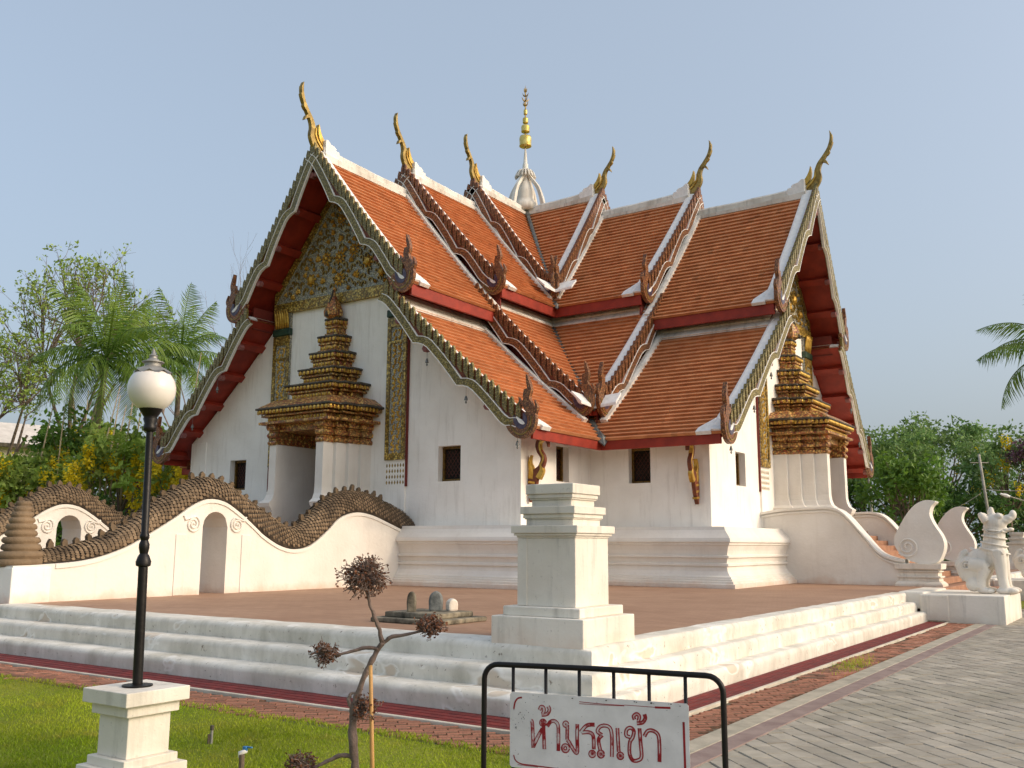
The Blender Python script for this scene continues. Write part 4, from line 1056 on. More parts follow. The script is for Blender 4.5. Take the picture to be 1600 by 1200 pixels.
def lion(x, y, z, label):
    root = empty('lion_statue', (x, y, z), label, 'statue', 'seated guardian lions')
    b = MB()   # local: facing +x, hind feet near x=-.45
    def el(c, r): b.ball((x + c[0], y + c[1], z + c[2]), r, 16, 12)
    def tb(p, r): b.tube([(x + q[0], y + q[1], z + q[2]) for q in p], r, 14)
    el((-.30, 0, .62), (.36, .29, .30)); el((-.02, 0, .84), (.42, .28, .28)); el((.20, 0, 1.00), (.30, .30, .34))
    tb([(.18, 0, .95), (.21, 0, 1.3), (.24, 0, 1.62)], [.31, .255, .235])
    for s in (1, -1):
        tb([(.30, s * .22, 1.05), (.34, s * .25, .7), (.36, s * .25, .38), (.40, s * .25, .12)], [.18, .145, .12, .115]); el((.52, s * .25, .08), (.19, .12, .09)); el((.38, s * .25, .08), (.18, .14, .09))
        el((-.38, s * .24, .56), (.27, .13, .30)); tb([(-.36, s * .28, .70), (-.02, s * .30, .66), (.02, s * .30, .60)], [.17, .15, .13]); tb([(.0, s * .30, .62), (-.10, s * .30, .36), (-.14, s * .30, .12)], [.14, .115, .12]); el((-.02, s * .30, .07), (.20, .12, .08)); el((-.30, s * .29, .22), (.17, .12, .18))
    el((.26, 0, 1.72), (.27, .25, .24)); el((.42, 0, 1.78), (.22, .18, .11)); el((.57, 0, 1.84), (.14, .15, .085)); el((.67, 0, 1.92), (.085, .11, .12)); el((.44, 0, 1.55), (.20, .14, .05)); el((.60, 0, 1.565), (.08, .11, .045)); tb([(.30, .13, 1.60), (.38, .15, 1.48), (.36, .14, 1.36)], [.05, .045, .02]); tb([(.30, -.13, 1.60), (.38, -.15, 1.48), (.36, -.14, 1.36)], [.05, .045, .02])
    for s in (1, -1): tb([(.08, s * .17, 1.76), (-.01, s * .20, 1.90), (-.05, s * .20, 1.97)], [.10, .085, .05])
    tb([(.20, 0, 1.85), (.18, 0, 2.02), (.20, 0, 2.12)], [.10, .08, .04])
    for s in (1, -1): el((.36, s * .14, 1.88), (.09, .08, .09))
    tb([(-.55, 0, .40), (-.66, 0, .70), (-.52, 0, .98), (-.42, 0, 1.05)], [.10, .09, .08, .05])
    o = b.build('body', 'plaster_old', root)
    rm = o.modifiers.new('remesh', 'REMESH'); rm.mode = 'VOXEL'; rm.voxel_size = .02; rm.use_smooth_shade = True
    sm = o.modifiers.new('smooth', 'SMOOTH'); sm.factor = .5; sm.iterations = 2
    for k, (zz, r, xx, tl) in enumerate(((1.04, .330, .20, .16), (1.20, .292, .205, .12), (1.37, .272, .215, .09), (1.53, .262, .235, .06))):
        p = [(x + xx + r * math.cos(a), y + r * .97 * math.sin(a), z + zz - tl * math.cos(a) * .5) for a in [2 * math.pi * i / 28 for i in range(29)]]
        MB().tube(p, [.024] * 29, 6, caps=False).build('collar', 'plaster_old', root, smooth=True)
    # rear mane curl and curls on shoulder and haunch
    MB().tube([(x - .12, y, z + 1.02), (x - .26, y, z + 1.04), (x - .36, y, z + 1.12)], [.07, .05, .02], 8).build('mane_curl', 'plaster_old', root, smooth=True)
    for s in (1, -1):
        for cx, cz, R0, yo in ((.30, .95, .12, .36), (-.42, .68, .13, .40)):
            p = []
            for k in range(26):
                a = k / 25 * 1.7 * 2 * math.pi; r = R0 * (1 - k / 30); p.append((x + cx + r * math.cos(a), y + s * yo, z + cz + r * math.sin(a)))
            MB().tube(p, [.024] * 26, 6).build('curl', 'plaster_old', root, smooth=True)
        MB().ball((x + .41, y + s * .20, z + 1.87), (.045, .03, .045), 10, 6).build('eye', 'plaster_old', root, smooth=True)
        p = [(x + .25 + .22 * math.cos(a), y + s * .24, z + 1.62 + .16 * math.sin(a)) for a in [2.9 + i * .22 for i in range(14)]]
        MB().tube(p, [.02] * 14, 5).build('cheek_curl', 'plaster_old', root, smooth=True)
lion(17.85, -6.2, .655, 'white seated lion statue with ringed neck on the near pedestal')
lion(17.75, 6.0, .655, 'farther white seated lion cut off by the right photo edge')
# ================================================================== terrace pillars and stones
def pillar(x, y, label):
    root = empty('terrace_pillar', (x, y, TZ), label, 'pillar', 'stepped terrace pillars')
    bx = lambda h, z0, z1, d=0: MB().box(x - h, x + h, y - h, y + h, z0, z1)
    bx(.63, TZ - .03, .97).build('base', 'plaster_old', root, bevel=.012); bx(.53, .97, 1.08).build('base', 'plaster_old', root, bevel=.012)
    s = bx(.40, 1.08, 1.88).build('shaft', 'plaster_old', root, bevel=.008)
    MB().box(x - .403, x - .27, y - .41, y - .3, 1.085, 1.875).build('shaft_strip', 'plaster_old', s, bevel=.004)
    for h, z0, z1, nm in ((.415, 1.88, 1.905, 'moulding'), (.44, 1.905, 1.935, 'moulding'), (.465, 1.935, 2.025, 'cap'), (.33, 2.025, 2.10, 'neck'), (.345, 2.10, 2.115, 'moulding'), (.36, 2.115, 2.165, 'moulding'), (.385, 2.165, 2.255, 'cap'), (.28, 2.255, 2.335, 'neck'), (.30, 2.335, 2.355, 'moulding'), (.315, 2.355, 2.405, 'moulding'), (.335, 2.405, 2.525, 'cap')):
        bx(h, z0, z1).build(nm, 'plaster_old', root, bevel=.008)
pillar(15.44, -22.60, 'tall white stepped pillar on the near terrace corner')
pillar(15.4, 22.6, 'distant white stepped pillar behind the lion at photo edge')
sb = empty('stone_platform', (12.3, -21.3, TZ), 'low weathered two-step stone slab on the brown terrace', 'stone slab')
for h, z0, z1 in ((.66, TZ - .01, TZ + .06), (.50, TZ + .06, TZ + .14)):
    mb = MB(); rg = random.Random(9)
    base = [(-h, -h * .86), (h, -h * .86), (h, h * .86), (-h, h * .86)]; q = []
    for (a, b), (c, d) in zip(base, base[1:] + base[:1]):
        for k in range(5): q.append((12.3 + lerp(a, c, k / 5) + rg.uniform(-.02, .02), -21.3 + lerp(b, d, k / 5) + rg.uniform(-.02, .02)))
    mb.prism([(p[0], p[1], z0) for p in q], [(p[0], p[1], z1) for p in q]); mb.build('slab', 'stone_dark', sb, bevel=.02)
def stele(x, y, w, h, d, rz, mat, label):
    root = MB(); sh = [(-w, 0), (w, 0), (w * 1.08, h * .5), (w * .95, h * .75), (w * .6, h * .94), (0, h), (-w * .6, h * .94), (-w * .95, h * .75), (-w * 1.08, h * .5)]
    c, s = math.cos(rz), math.sin(rz)
    root.prism([(x + u * c + d * s, y + u * s - d * c, TZ + .135 + v) for u, v in sh], [(x + u * c - d * s, y + u * s + d * c, TZ + .135 + v) for u, v in sh])
    o = root.build('boundary_stone', mat, None, bevel=.03, org=(x, y, TZ + .135)); tag(o, label, 'stone', 'boundary stones')
stele(12.14, -21.52, .065, .30, .06, R(34), 'stone_dark', 'small stained grey boundary stone, leftmost on the slab')
stele(12.38, -21.24, .10, .30, .06, R(34), 'stone_grey', 'rounded blue-grey boundary stone, middle of three on the slab')
stele(12.56, -21.08, .08, .19, .06, R(70), 'plaster_old', 'pale short boundary stone behind the grey middle one')
# ================================================================== foreground
# lamp on a stepped white pedestal
lx, ly = 15.04, -28.14
lamp = empty('street_lamp', (lx, ly, 0), 'black lamp post with round white globe on white stepped pedestal', 'street lamp')
bx = lambda h, z0, z1, nm, m='plaster_old': MB().box(lx - h, lx + h, ly - h, ly + h, z0, z1).build(nm, m, lamp, bevel=.006)
bx(.34, -.03, .10, 'pedestal_base'); bx(.277, .10, .20, 'pedestal_base'); bx(.226, .20, .265, 'pedestal_base'); bx(.178, .265, .56, 'pedestal_shaft'); bx(.22, .56, .64, 'pedestal_neck'); bx(.27, .64, .74, 'pedestal_cap')
def lean(mb):
    mb.v = [(x - .016 * (z - .74), y - .011 * (z - .74), z) for x, y, z in mb.v]; return mb
lean(MB().lathe([(.11, .741), (.11, .753), (.037, .757), (.035, 1.62), (.054, 1.63), (.057, 1.66), (.042, 1.70), (.030, 1.72), (.039, 1.76), (.039, 1.79), (.027, 1.82), (.036, 1.84), (.036, 1.86), (.028, 1.875), (.0265, 2.66), (.0265, 2.67)], (lx, ly, 0), 20)).build('pole', 'black_iron', lamp, smooth=True).modifiers.new('e', 'EDGE_SPLIT').split_angle = R(40)
lean(MB().lathe([(.034, 2.66), (.05, 2.67), (.05, 2.70), (.042, 2.72), (.055, 2.76), (.05, 2.775), (.06, 2.79), (.085, 2.83), (.10, 2.86), (.06, 2.87)], (lx, ly, 0), 20)).build('globe_holder', 'black_iron', lamp, smooth=True)
gl = MB().ball((lx, ly, 3.0), .183, 32, 20); lean(gl).build('globe', 'globe', lamp, smooth=True)
cp = MB(); n = 40; rings = []
for z, r, sc in ((3.125, .142, .016), (3.14, .130, .005), (3.165, .098, 0), (3.178, .07, 0), (3.182, .062, 0), (3.205, .062, 0), (3.211, .084, 0), (3.218, .084, 0), (3.23, .046, 0), (3.24, .042, 0), (3.245, .03, 0), (3.262, .028, 0), (3.265, .036, 0), (3.27, .032, 0), (3.28, .018, 0), (3.315, .009, 0), (3.325, .003, 0)):
    rings.append([(lx + r * math.cos(2 * math.pi * k / n), ly + r * math.sin(2 * math.pi * k / n), z + sc * math.cos(16 * math.pi * k / n)) for k in range(n)])
lean(cp.loft(rings)).build('globe_cap', 'grey_iron', lamp, smooth=True).modifiers.new('e', 'EDGE_SPLIT').split_angle = R(50)
# barrier with the hand-painted board
F0, F1 = Vector((18.0, -27.80, 0)), Vector((19.41, -27.49, 0)); fd = (F1 - F0).normalized(); fn = Vector((fd.y, -fd.x, 0)); FL = (F1 - F0).length
bar = empty('barrier', (F0 + F1) / 2, 'black tubular barrier with vertical bars and white Thai sign', 'barrier')
P3 = lambda u, z, d=0: tuple(F0 + fd * u + fn * d + Vector((0, 0, z)))
fp = [P3(0, -.02), P3(0, .6)] + [P3(.09 * (1 - math.cos(a)), .99 + .09 * math.sin(a)) for a in [i * math.pi / 12 for i in range(7)]] + [P3(FL / 2, 1.085)] + [P3(FL - .09 * (1 - math.sin(a)) if False else FL - .09 + .09 * math.sin(a), .99 + .09 * math.cos(a)) for a in [i * math.pi / 12 for i in range(7)]] + [P3(FL, .6), P3(FL, -.02)]
MB().tube(fp, .0165, 12).build('frame', 'black_iron', bar, smooth=True)
for k in range(6):
    u = .17 + k * (FL - .40) / 5 + .02
    MB().tube([P3(u, .14), P3(u, 1.075)], .0105, 10).build('bar', 'black_iron', bar, smooth=True)
MB().tube([P3(0, .14), P3(FL, .14)], .013, 10).build('bottom_rail', 'black_iron', bar, smooth=True)
for u in (0, FL): MB().tube([P3(u, .02, -.28), P3(u, .03, 0), P3(u, .02, .28)], .014, 8).build('foot', 'black_iron', bar, smooth=True)
SU, SW, SZ, SH = .178, 1.075, .925, .425
brd = MB(); dn = .018
cr = .012
sh = [(SU, SZ - SH + cr), (SU + cr, SZ - SH), (SU + SW - cr, SZ - SH - .004), (SU + SW, SZ - SH + cr), (SU + SW, SZ - cr), (SU + SW - cr, SZ), (SU + cr, SZ + .003), (SU, SZ - cr)]
board = brd.prism([P3(u, z, dn) for u, z in sh], [P3(u, z, dn + .004) for u, z in sh]).build('sign_board', 'sign_white', bar)
def sgn(X, Y):
    u = (X - 62) / 1430.0; v = (Y - 68 - 117 * u) / 560.0
    return (SU + u * SW, SZ - v * SH)
def stroke(name, pts, wd, mat, off, circ=False):
    q = [sgn(*p) for p in pts]; s_ = SW / 1430.0
    mb = MB(); ribbon(mb, [(a, b, wd * s_) for a, b in q], lambda u, w, d: P3(u, w, dn + .004 + off + d), .0006, 6); mb.build(name, mat, board)
def circ(cx, cy, r, k=10): return [(cx + r * math.cos(2 * math.pi * i / k), cy + r * math.sin(2 * math.pi * i / k)) for i in range(k + 1)]
LET = [('letter', [[(240, 284), (252, 300), (256, 380), (260, 488)], [(262, 478), (300, 405), (338, 345)], circ(342, 303, 17), [(346, 318), (349, 400), (353, 498)]], .75),
       ('tone_mark', [[(313, 208), (326, 184), (346, 190), (350, 214), (338, 236)], [(384, 180), (396, 206), (376, 238), (330, 244)]], .6),
       ('letter', [[(378, 330), (402, 298), (436, 291), (464, 318), (470, 380), (468, 512)]], .75),
       ('letter', [circ(530, 316, 13), [(543, 322), (541, 430)], circ(526, 492, 22), [(541, 430), (560, 452), (598, 512), (622, 520), (622, 420), (624, 316)]], .55),
       ('letter', [[(650, 376), (690, 334), (722, 322), (764, 322)], [(660, 378), (722, 378), (752, 408), (755, 500)], circ(742, 534, 16)], .6),
       ('letter', [[(822, 398), (786, 372), (806, 338), (850, 330), (888, 352), (900, 420), (897, 556)], [(824, 398), (794, 432), (806, 506)], circ(811, 535, 18)], .5),
       ('letter', [[(944, 348), (947, 430), (952, 520)], circ(964, 548, 16)], .4),
       ('letter', [[(1040, 414), (1012, 402), (1016, 362), (1046, 348), (1072, 372), (1062, 416), (1040, 452), (1036, 530), (1058, 578), (1100, 580), (1128, 552), (1122, 450), (1116, 352)]], .35),
       ('tone_mark', [[(1080, 290), (1072, 266), (1096, 250), (1116, 268), (1108, 300)], [(1156, 252), (1162, 282), (1138, 312), (1096, 316)]], .3),
       ('letter', [[(1152, 410), (1180, 372), (1222, 372), (1258, 402), (1266, 470), (1264, 592)]], .25)]
for nm, strokes, worn in LET:
    for p in strokes:
        stroke(nm, p, 30, 'sign_red', .0006)
        stroke('worn_paint', p, 4 + 17 * worn, 'sign_worn', .0014)
for p, w in (([(95, 195), (106, 145), (130, 116), (165, 110)], 13), ([(640, 152), (820, 172), (1000, 186)], 5), ([(640, 166), (820, 180), (1000, 190)], 4), ([(1000, 183), (1240, 204)], 4), ([(1238, 205), (1300, 208), (1356, 211)], 15), ([(1452, 312), (1454, 500), (1456, 690)], 17), ([(95, 540), (112, 580), (160, 606), (260, 618), (450, 640), (680, 664)], 9), ([(130, 612), (300, 630)], 4)):
    stroke('border_line', p, w, 'sign_red', .0006)
chips = MB(); rg = random.Random(2)
for k in range(70):
    X, Y = (rg.gauss(165, 40), rg.gauss(280, 60)) if k < 34 else (rg.uniform(80, 1470), rg.uniform(80, 690))
    if k > 60: X = rg.uniform(80, 1480); Y = 74 + 117 * (X - 62) / 1430 + rg.uniform(0, 14)
    u, w = sgn(X, min(max(Y, 78 + 117 * (X - 62) / 1430), 610 + 117 * (X - 62) / 1430)); r = rg.uniform(.0012, .003) * (1.6 if k > 60 else 1)
    sh = [(u + r * rg.uniform(.6, 1.3) * math.cos(a) * (1.6 if k > 60 else 1), w + r * rg.uniform(.6, 1.2) * math.sin(a)) for a in (0, 1.2, 2.5, 3.7, 5.0)]
    chips.prism([P3(a, b, dn + .0062) for a, b in sh], [P3(a, b, dn + .0066) for a, b in sh])
tag(chips.build('paint_chips', 'black_iron', board), kind='stuff')
# garden taps
def tap(x, y, h, blue, label):
    root = empty('garden_tap', (x, y, 0), label, 'tap', 'taps in the lawn')
    MB().tube([(x, y, -.02), (x, y, h)], .022 if blue else .012, 8).build('pipe', 'bark' if blue else 'grey_iron', root)
    if blue:
        MB().tube([(x - .02, y, h * .82), (x - .02, y - .005, h + .01), (x + .03, y + .02, h + .03)], .017, 8).build('elbow', 'white_paint', root, smooth=True)
        MB().box(x - .005, x + .035, y + .005, y + .03, h + .028, h + .062).build('valve', 'blue_plastic', root, bevel=.006)
        MB().box(x + .01, x + .085, y + .02, y + .034, h + .052, h + .063).build('handle', 'blue_plastic', root, bevel=.003)
    else:
        MB().tube([(x - .022, y - .01, -.02), (x - .022, y - .01, h * .55)], .014, 7).build('stub', 'bark', root)
        MB().tube([(x, y, h - .03), (x, y, h + .01)], .018, 8).build('nozzle', 'lip_dark', root)
tap(15.24, -27.28, .13, True, 'short brown standpipe with blue plastic valve in the lawn')
tap(14.17, -26.72, .15, False, 'thin grey sprinkler pipe standing farther off in the lawn')
# clipped topiary tree, nearly leafless
D0 = 6.1
def dep(u, v, D=D0):
    d = _f + _r2 * ((u - 800) / 1478.07) + _u2 * ((600 - v) / 1478.07); return Vector((21.501, -32.675, 1.8)) + d * D
tb = dep(560, 1200); tx, ty = tb.x, tb.y
top = empty('topiary_tree', (dep(556, 1290).x, dep(556, 1290).y, 0), 'crooked clipped tree with sparse brown leaf balls on the lawn', 'tree')
def limb(px, rad, nm, depo=0):
    pts = [tuple(dep(u, v, D0 + depo + k * .0)) for k, (u, v) in enumerate(px)]; rr = [r for r in rad]
    P = smoothpath([p + (r,) for p, r in zip(pts, rr)], 5); rg = random.Random(len(px))
    MB().tube([(p[0] + rg.uniform(-.004, .004), p[1] + rg.uniform(-.004, .004), p[2]) for p in P], [p[3] * rg.uniform(.85, 1.2) for p in P], 8).build(nm, 'bark_twig', top, smooth=True)
limb([(562, 1300), (558, 1230), (552, 1165), (553, 1110), (568, 1060), (582, 1030), (598, 1003)], [.030, .028, .026, .024, .019, .018, .015], 'trunk')
limb([(598, 1003), (588, 970), (578, 945), (572, 920)], [.014, .012, .010, .009], 'branch')
limb([(596, 1008), (610, 996), (632, 992), (662, 985)], [.013, .012, .010, .008], 'branch')
limb([(592, 1014), (572, 1012), (548, 1018), (524, 1024)], [.012, .011, .010, .009], 'branch')
limb([(553, 1118), (546, 1096), (548, 1084), (560, 1083)], [.018, .013, .010, .008], 'branch')
limb([(556, 1185), (535, 1180), (510, 1190), (490, 1200)], [.016, .013, .012, .010], 'branch')
limb([(553, 1112), (563, 1108), (572, 1106)], [.010, .009, .008], 'branch')
def twigball(u, v, r, n, seed, flat=1.0):
    rg = random.Random(seed); c = dep(u, v); tw, lf = MB(), MB()
    for k in range(n):
        a = Vector((rg.gauss(0, 1), rg.gauss(0, 1), rg.gauss(0, 1))).normalized(); rr = r * rg.uniform(.55, 1.05); e = c + Vector((a.x * rr, a.y * rr, a.z * rr * flat))
        m = c + (e - c) * .5 + Vector((rg.uniform(-.03, .03), rg.uniform(-.03, .03), rg.uniform(-.02, .03)))
        tw.tube([tuple(c + (e - c) * .06), tuple(m), tuple(e)], [.005, .0035, .002], 4, caps=False)
        for q in range(3):
            b = m.lerp(e, rg.uniform(.0, .9)); f = b + Vector((rg.gauss(0, 1), rg.gauss(0, 1), rg.gauss(.3, 1))).normalized() * r * rg.uniform(.16, .3); tw.tube([tuple(b), tuple(f)], [.0028, .0016], 3, caps=False)
            for w in range(2):
                d = Vector((rg.gauss(0, 1), rg.gauss(0, 1), rg.gauss(0, 1))).normalized(); s2 = d.cross(Vector((rg.gauss(0, 1), rg.gauss(0, 1), rg.gauss(0, 1)))).normalized(); l = rg.uniform(.012, .026)
                p = f if w else f.lerp(b, .5)
                lf.add([tuple(p), tuple(p + d * l * .5 + s2 * l * .35), tuple(p + d * l), tuple(p + d * l * .5 - s2 * l * .35)], [(0, 1, 2, 3)], rg.uniform(.7, 1.4))
    o = tw.build('twig_ball', 'bark_twig', top); tag(lf.build('dry_leaves', 'dry_leaf', o), kind='stuff')
twigball(570, 902, .178, 150, 1, .82); twigball(674, 978, .112, 85, 2, .75); twigball(507, 1022, .108, 60, 3, .9); twigball(570, 1106, .118, 65, 4, .95); twigball(474, 1196, .125, 75, 5, .8)
sk = dep(579, 1040, 6.05); sk2 = dep(581, 1260, 6.05)
tag(MB().tube([(sk2.x, sk2.y, -.05), (sk2.x, sk2.y, .3), (sk.x, sk.y, sk.z)], [.0145, .0145, .0125], 10).build('bamboo_stake', 'bamboo', None, smooth=True, org=(sk2.x, sk2.y, 0)), 'thin yellow bamboo stake propping the crooked clipped tree', 'stake')
# lawn: soil sheet and blades
tag(MB().add([(-40, -60, -.002), (17.72, -60, -.002), (17.72, -25.56, -.002), (-40, -25.56, -.002)], [(0, 1, 2, 3)]).build('lawn', 'soil'), kind='structure')
gr = MB(); rg = random.Random(11); cnt = 0
_fx, _fy = _f.x / math.hypot(_f.x, _f.y), _f.y / math.hypot(_f.x, _f.y)
while cnt < 110000:
    # sample in view-space depth so the nearer turf is denser
    D = 5.2 + 9.5 * rg.random() ** 1.5; lat = (rg.random() * 1.15 - .575) * 1.09 * D
    x = 21.5 + _fx * D + _r.x * lat; y = -32.67 + _fy * D + _r.y * lat
    if x > 17.7 or y > -25.42 + .05 * math.sin(x * 5) + .04 * math.sin(x * 13): continue
    if abs(x - lx) < .4 and abs(y - ly) < .4: continue
    cnt += 1
    h = rg.uniform(.012, .034) * (1 + .5 * math.sin(x * 2.1) * math.sin(y * 2.7)) + (.015 if y > -25.6 else 0); a = rg.uniform(0, 6.283); w = rg.uniform(.0022, .0045); le = rg.uniform(.2, .9) * h
    ca, sa = math.cos(a), math.sin(a); b = rg.uniform(0, 6.283)
    pt = .5 + .5 * math.sin(x * 1.3 + 2 * math.sin(y * .9)) * math.sin(y * 1.7 + x * .4)
    t = rg.uniform(.75, 1.25) * (.72 + .5 * pt)
    gr.add([(x - ca * w, y - sa * w, -.002), (x + ca * w, y + sa * w, -.002), (x + math.cos(b) * le * .5 + ca * w * .5, y + math.sin(b) * le * .5 + sa * w * .5, h * .7), (x + math.cos(b) * le, y + math.sin(b) * le, h)], [(0, 1, 2), (0, 2, 3)], t)
tag(gr.build('grass', 'grass'), 'short bright green lawn grass in the left foreground', 'grass', kind='stuff')
wd = MB()
for k in range(420):
    x = 17.45 + rg.gauss(0, .12); y = -17.3 + rg.gauss(0, .55) + (x - 17.45) * -1.5
    if not 17.18 < x < 17.74: continue
    h = rg.uniform(.02, .09); a = rg.uniform(0, 6.28); w = .006; b = rg.uniform(0, 6.28); wd.add([(x - math.cos(a) * w, y - math.sin(a) * w, 0), (x + math.cos(a) * w, y + math.sin(a) * w, 0), (x + math.cos(b) * h * .7, y + math.sin(b) * h * .7, h)], [(0, 1, 2)], rg.uniform(.8, 1.3))
tag(wd.build('weeds', 'grass'), 'small weeds sprouting in the brick path on the right', 'weeds', kind='stuff')
# ================================================================== vegetation and background
def leafcard(mb, p, d, s2, l, w, t):
    n = d.cross(s2) * (l * .12)
    mb.add([tuple(p), tuple(p + d * l * .45 + s2 * w + n), tuple(p + d * l), tuple(p + d * l * .45 - s2 * w + n)], [(0, 1, 2, 3)], t)
def rv(rg): return Vector((rg.gauss(0, 1), rg.gauss(0, 1), rg.gauss(0, 1))).normalized()
def clump(mb, c, r, n, l, rg, t0, flat=.75, droop=.2):
    for k in range(n):
        a = rv(rg); rr = r * rg.random() ** .45; p = c + Vector((a.x * rr, a.y * rr, a.z * rr * flat))
        d = (a * .6 + rv(rg) + Vector((0, 0, -droop))).normalized(); s2 = d.cross(rv(rg))
        if s2.length < .05: continue
        s2.normalize(); ll = l * rg.uniform(.6, 1.3); leafcard(mb, p, d, s2, ll, ll * .27, t0 * rg.uniform(.8, 1.2))
def crown_tree(name, base, h, crown_c, rad, nclump, per, leaf, mat, label, seed, group=None, cat='tree', trunk=.18, bark='bark', extra=None, clr=.9, cl=1.0):
    rg = random.Random(seed); root = empty(name, base, label, cat, group); B = Vector(base); C = B + Vector(crown_c)
    cs = []
    for k in range(nclump):
        a = rv(rg); q = rg.uniform(.35, 1.0) ** .6
        if rg.random() < .75 and a.z < -.25: a.z *= -.6
        cs.append(C + Vector((a.x * rad[0] * q, a.y * rad[1] * q, a.z * rad[2] * q)))
    fo = MB()
    for c in cs: clump(fo, c, clr * rg.uniform(.6, 1.35), int(per * rg.uniform(.6, 1.4)), leaf, rg, rg.uniform(.62, 1.25))
    tag(fo.build('crown', mat, root), kind='stuff')
    tm = MB(); fork = B.lerp(C, .55); bend = Vector((rg.uniform(-.3, .3), rg.uniform(-.3, .3), 0))
    tm.tube([tuple(B - Vector((0, 0, .3))), tuple(B.lerp(fork, .5) + bend), tuple(fork)], [trunk * 1.15, trunk, trunk * .75], 8)
    for c in rg.sample(cs, min(len(cs), 16)):
        m = fork.lerp(c, .5) + rv(rg) * .35; tm.tube([tuple(fork), tuple(m), tuple(c)], [trunk * .5, trunk * .28, trunk * .08], 5, caps=False)
    tm.build('trunk', bark, root, smooth=True)
    if extra: extra(root, cs, rg)
    return root
def yellow(nc, r, n, l=.16, hang=.9):
    def f(root, cs, rg):
        fl = MB()
        for c in rg.sample(cs, min(nc, len(cs))):
            p = c + Vector((rg.uniform(-.8, .8), rg.uniform(-.8, .8), rg.uniform(-.6, .3)))
            for q in range(rg.randint(2, 4)):
                s = p + Vector((rg.uniform(-r, r), rg.uniform(-r, r), 0))
                for k in range(n):
                    z = rg.random() * hang; e = s + rv(rg) * r * .55 * (1 - z * .6) - Vector((0, 0, z)); d = rv(rg); s2 = d.cross(rv(rg)).normalized(); leafcard(fl, e, d, s2, l * rg.uniform(.6, 1.2), l * .4, rg.uniform(.75, 1.2))
        tag(fl.build('blossom', 'flower_yellow', root), kind='stuff')
    return f
def branchy(name, base, h, spread, seed, label, mat, tufts, bark='bark', depth=5, r0=.16, group=None, tl=.3, lean=(0, 0)):
    rg = random.Random(seed); root = empty(name, base, label, 'tree', group); tm, lf = MB(), MB()
    def grow(p, d, l, r, k):
        pts = [p]; q = p; dd = d.copy()
        for i in range(4):
            dd = (dd + rv(rg) * .16 + Vector((0, 0, .05))).normalized(); q = q + dd * l / 4; pts.append(q)
        tm.tube([tuple(a) for a in pts], [r, r * .9, r * .8, r * .7, r * .6], 5 if k > 2 else 4, caps=False)
        if k == 0:
            if tufts and rg.random() < tufts: clump(lf, q, tl, rg.randint(7, 15), .26, rg, rg.uniform(.8, 1.25))
            return
        for j in range(rg.choice((2, 3, 3)) if k > 1 else 3):
            nd = (dd + rv(rg) * spread).normalized(); nd.z = max(nd.z, -.1); grow(pts[rg.choice((2, 3, 4))] if j else q, nd.normalized(), l * rg.uniform(.62, .86), r * .6, k - 1)
    grow(Vector(base) - Vector((0, 0, .2)), Vector((lean[0], lean[1], 1)).normalized(), h * .33, r0, depth)
    tm.build('branches', bark, root)
    if lf.v: tag(lf.build('leaves', mat, root), kind='stuff')
    return root
def fan_tree(base, zf, zc, rad, nlimb, seed, label):
    """an open crown: limbs fan from a fork to points spread through a dome, each with twigs and a few leaf tufts"""
    rg = random.Random(seed); root = empty('sparse_tree', base, label, 'tree', 'sparse trees on the left'); tm, lf = MB(), MB(); B = Vector(base); F = B + Vector((0, 0, zf)); C = B + Vector((0, 0, zc))
    tm.tube([tuple(B - Vector((0, 0, .2))), tuple(B.lerp(F, .5) + Vector((.2, .1, 0))), tuple(F)], [.30, .24, .20], 7)
    mains = []
    for k in range(7):
        a = k * 2 * math.pi / 7 + rg.uniform(-.3, .3); e = F + Vector((math.cos(a) * rad[0] * .45, math.sin(a) * rad[1] * .45, (zc - zf) * rg.uniform(.55, .85))); m = F.lerp(e, .5) + rv(rg) * .4
        tm.tube([tuple(F), tuple(m), tuple(e)], [.15, .11, .07], 6, caps=False); mains += [m, e, F.lerp(m, .6)]
    for k in range(nlimb):
        a = rv(rg); a.z = abs(a.z) * 1.1 - .25; q = rg.uniform(.7, 1.0); e = C + Vector((a.x * rad[0] * q, a.y * rad[1] * q, a.z * rad[2] * q)); s0 = min(mains, key=lambda p: (p - e).length + (2 if p.z > e.z else 0))
        m = s0.lerp(e, .5) + rv(rg) * .45 + Vector((0, 0, .3)); tm.tube([tuple(s0), tuple(m), tuple(e)], [.06, .042, .018], 4, caps=False)
        for j in range(9):
            p = s0.lerp(m, rg.uniform(.2, 1)) if j < 3 else m.lerp(e, rg.random()); d = ((e - s0).normalized() * .7 + rv(rg) * .8 + Vector((0, 0, .45))).normalized(); l = rg.uniform(.8, 1.9); h2 = p + d * l * .5 + rv(rg) * .12; f = p + d * l + Vector((0, 0, .12)); tm.tube([tuple(p), tuple(h2), tuple(f)], [.022, .016, .008], 3, caps=False)
            for w in range(2):
                g = h2.lerp(f, rg.random()); f2 = g + (d + rv(rg) * .7).normalized() * rg.uniform(.35, .8); tm.tube([tuple(g), tuple(f2)], [.011, .006], 3, caps=False)
                if rg.random() < .26: clump(lf, f2, .28, rg.randint(6, 12), .26, rg, rg.uniform(.75, 1.2))
            if rg.random() < .42: clump(lf, f, .32, rg.randint(7, 14), .27, rg, rg.uniform(.75, 1.2))
    tm.build('branches', 'bark', root); tag(lf.build('leaves', 'leaf_light', root), kind='stuff')
_FR = []
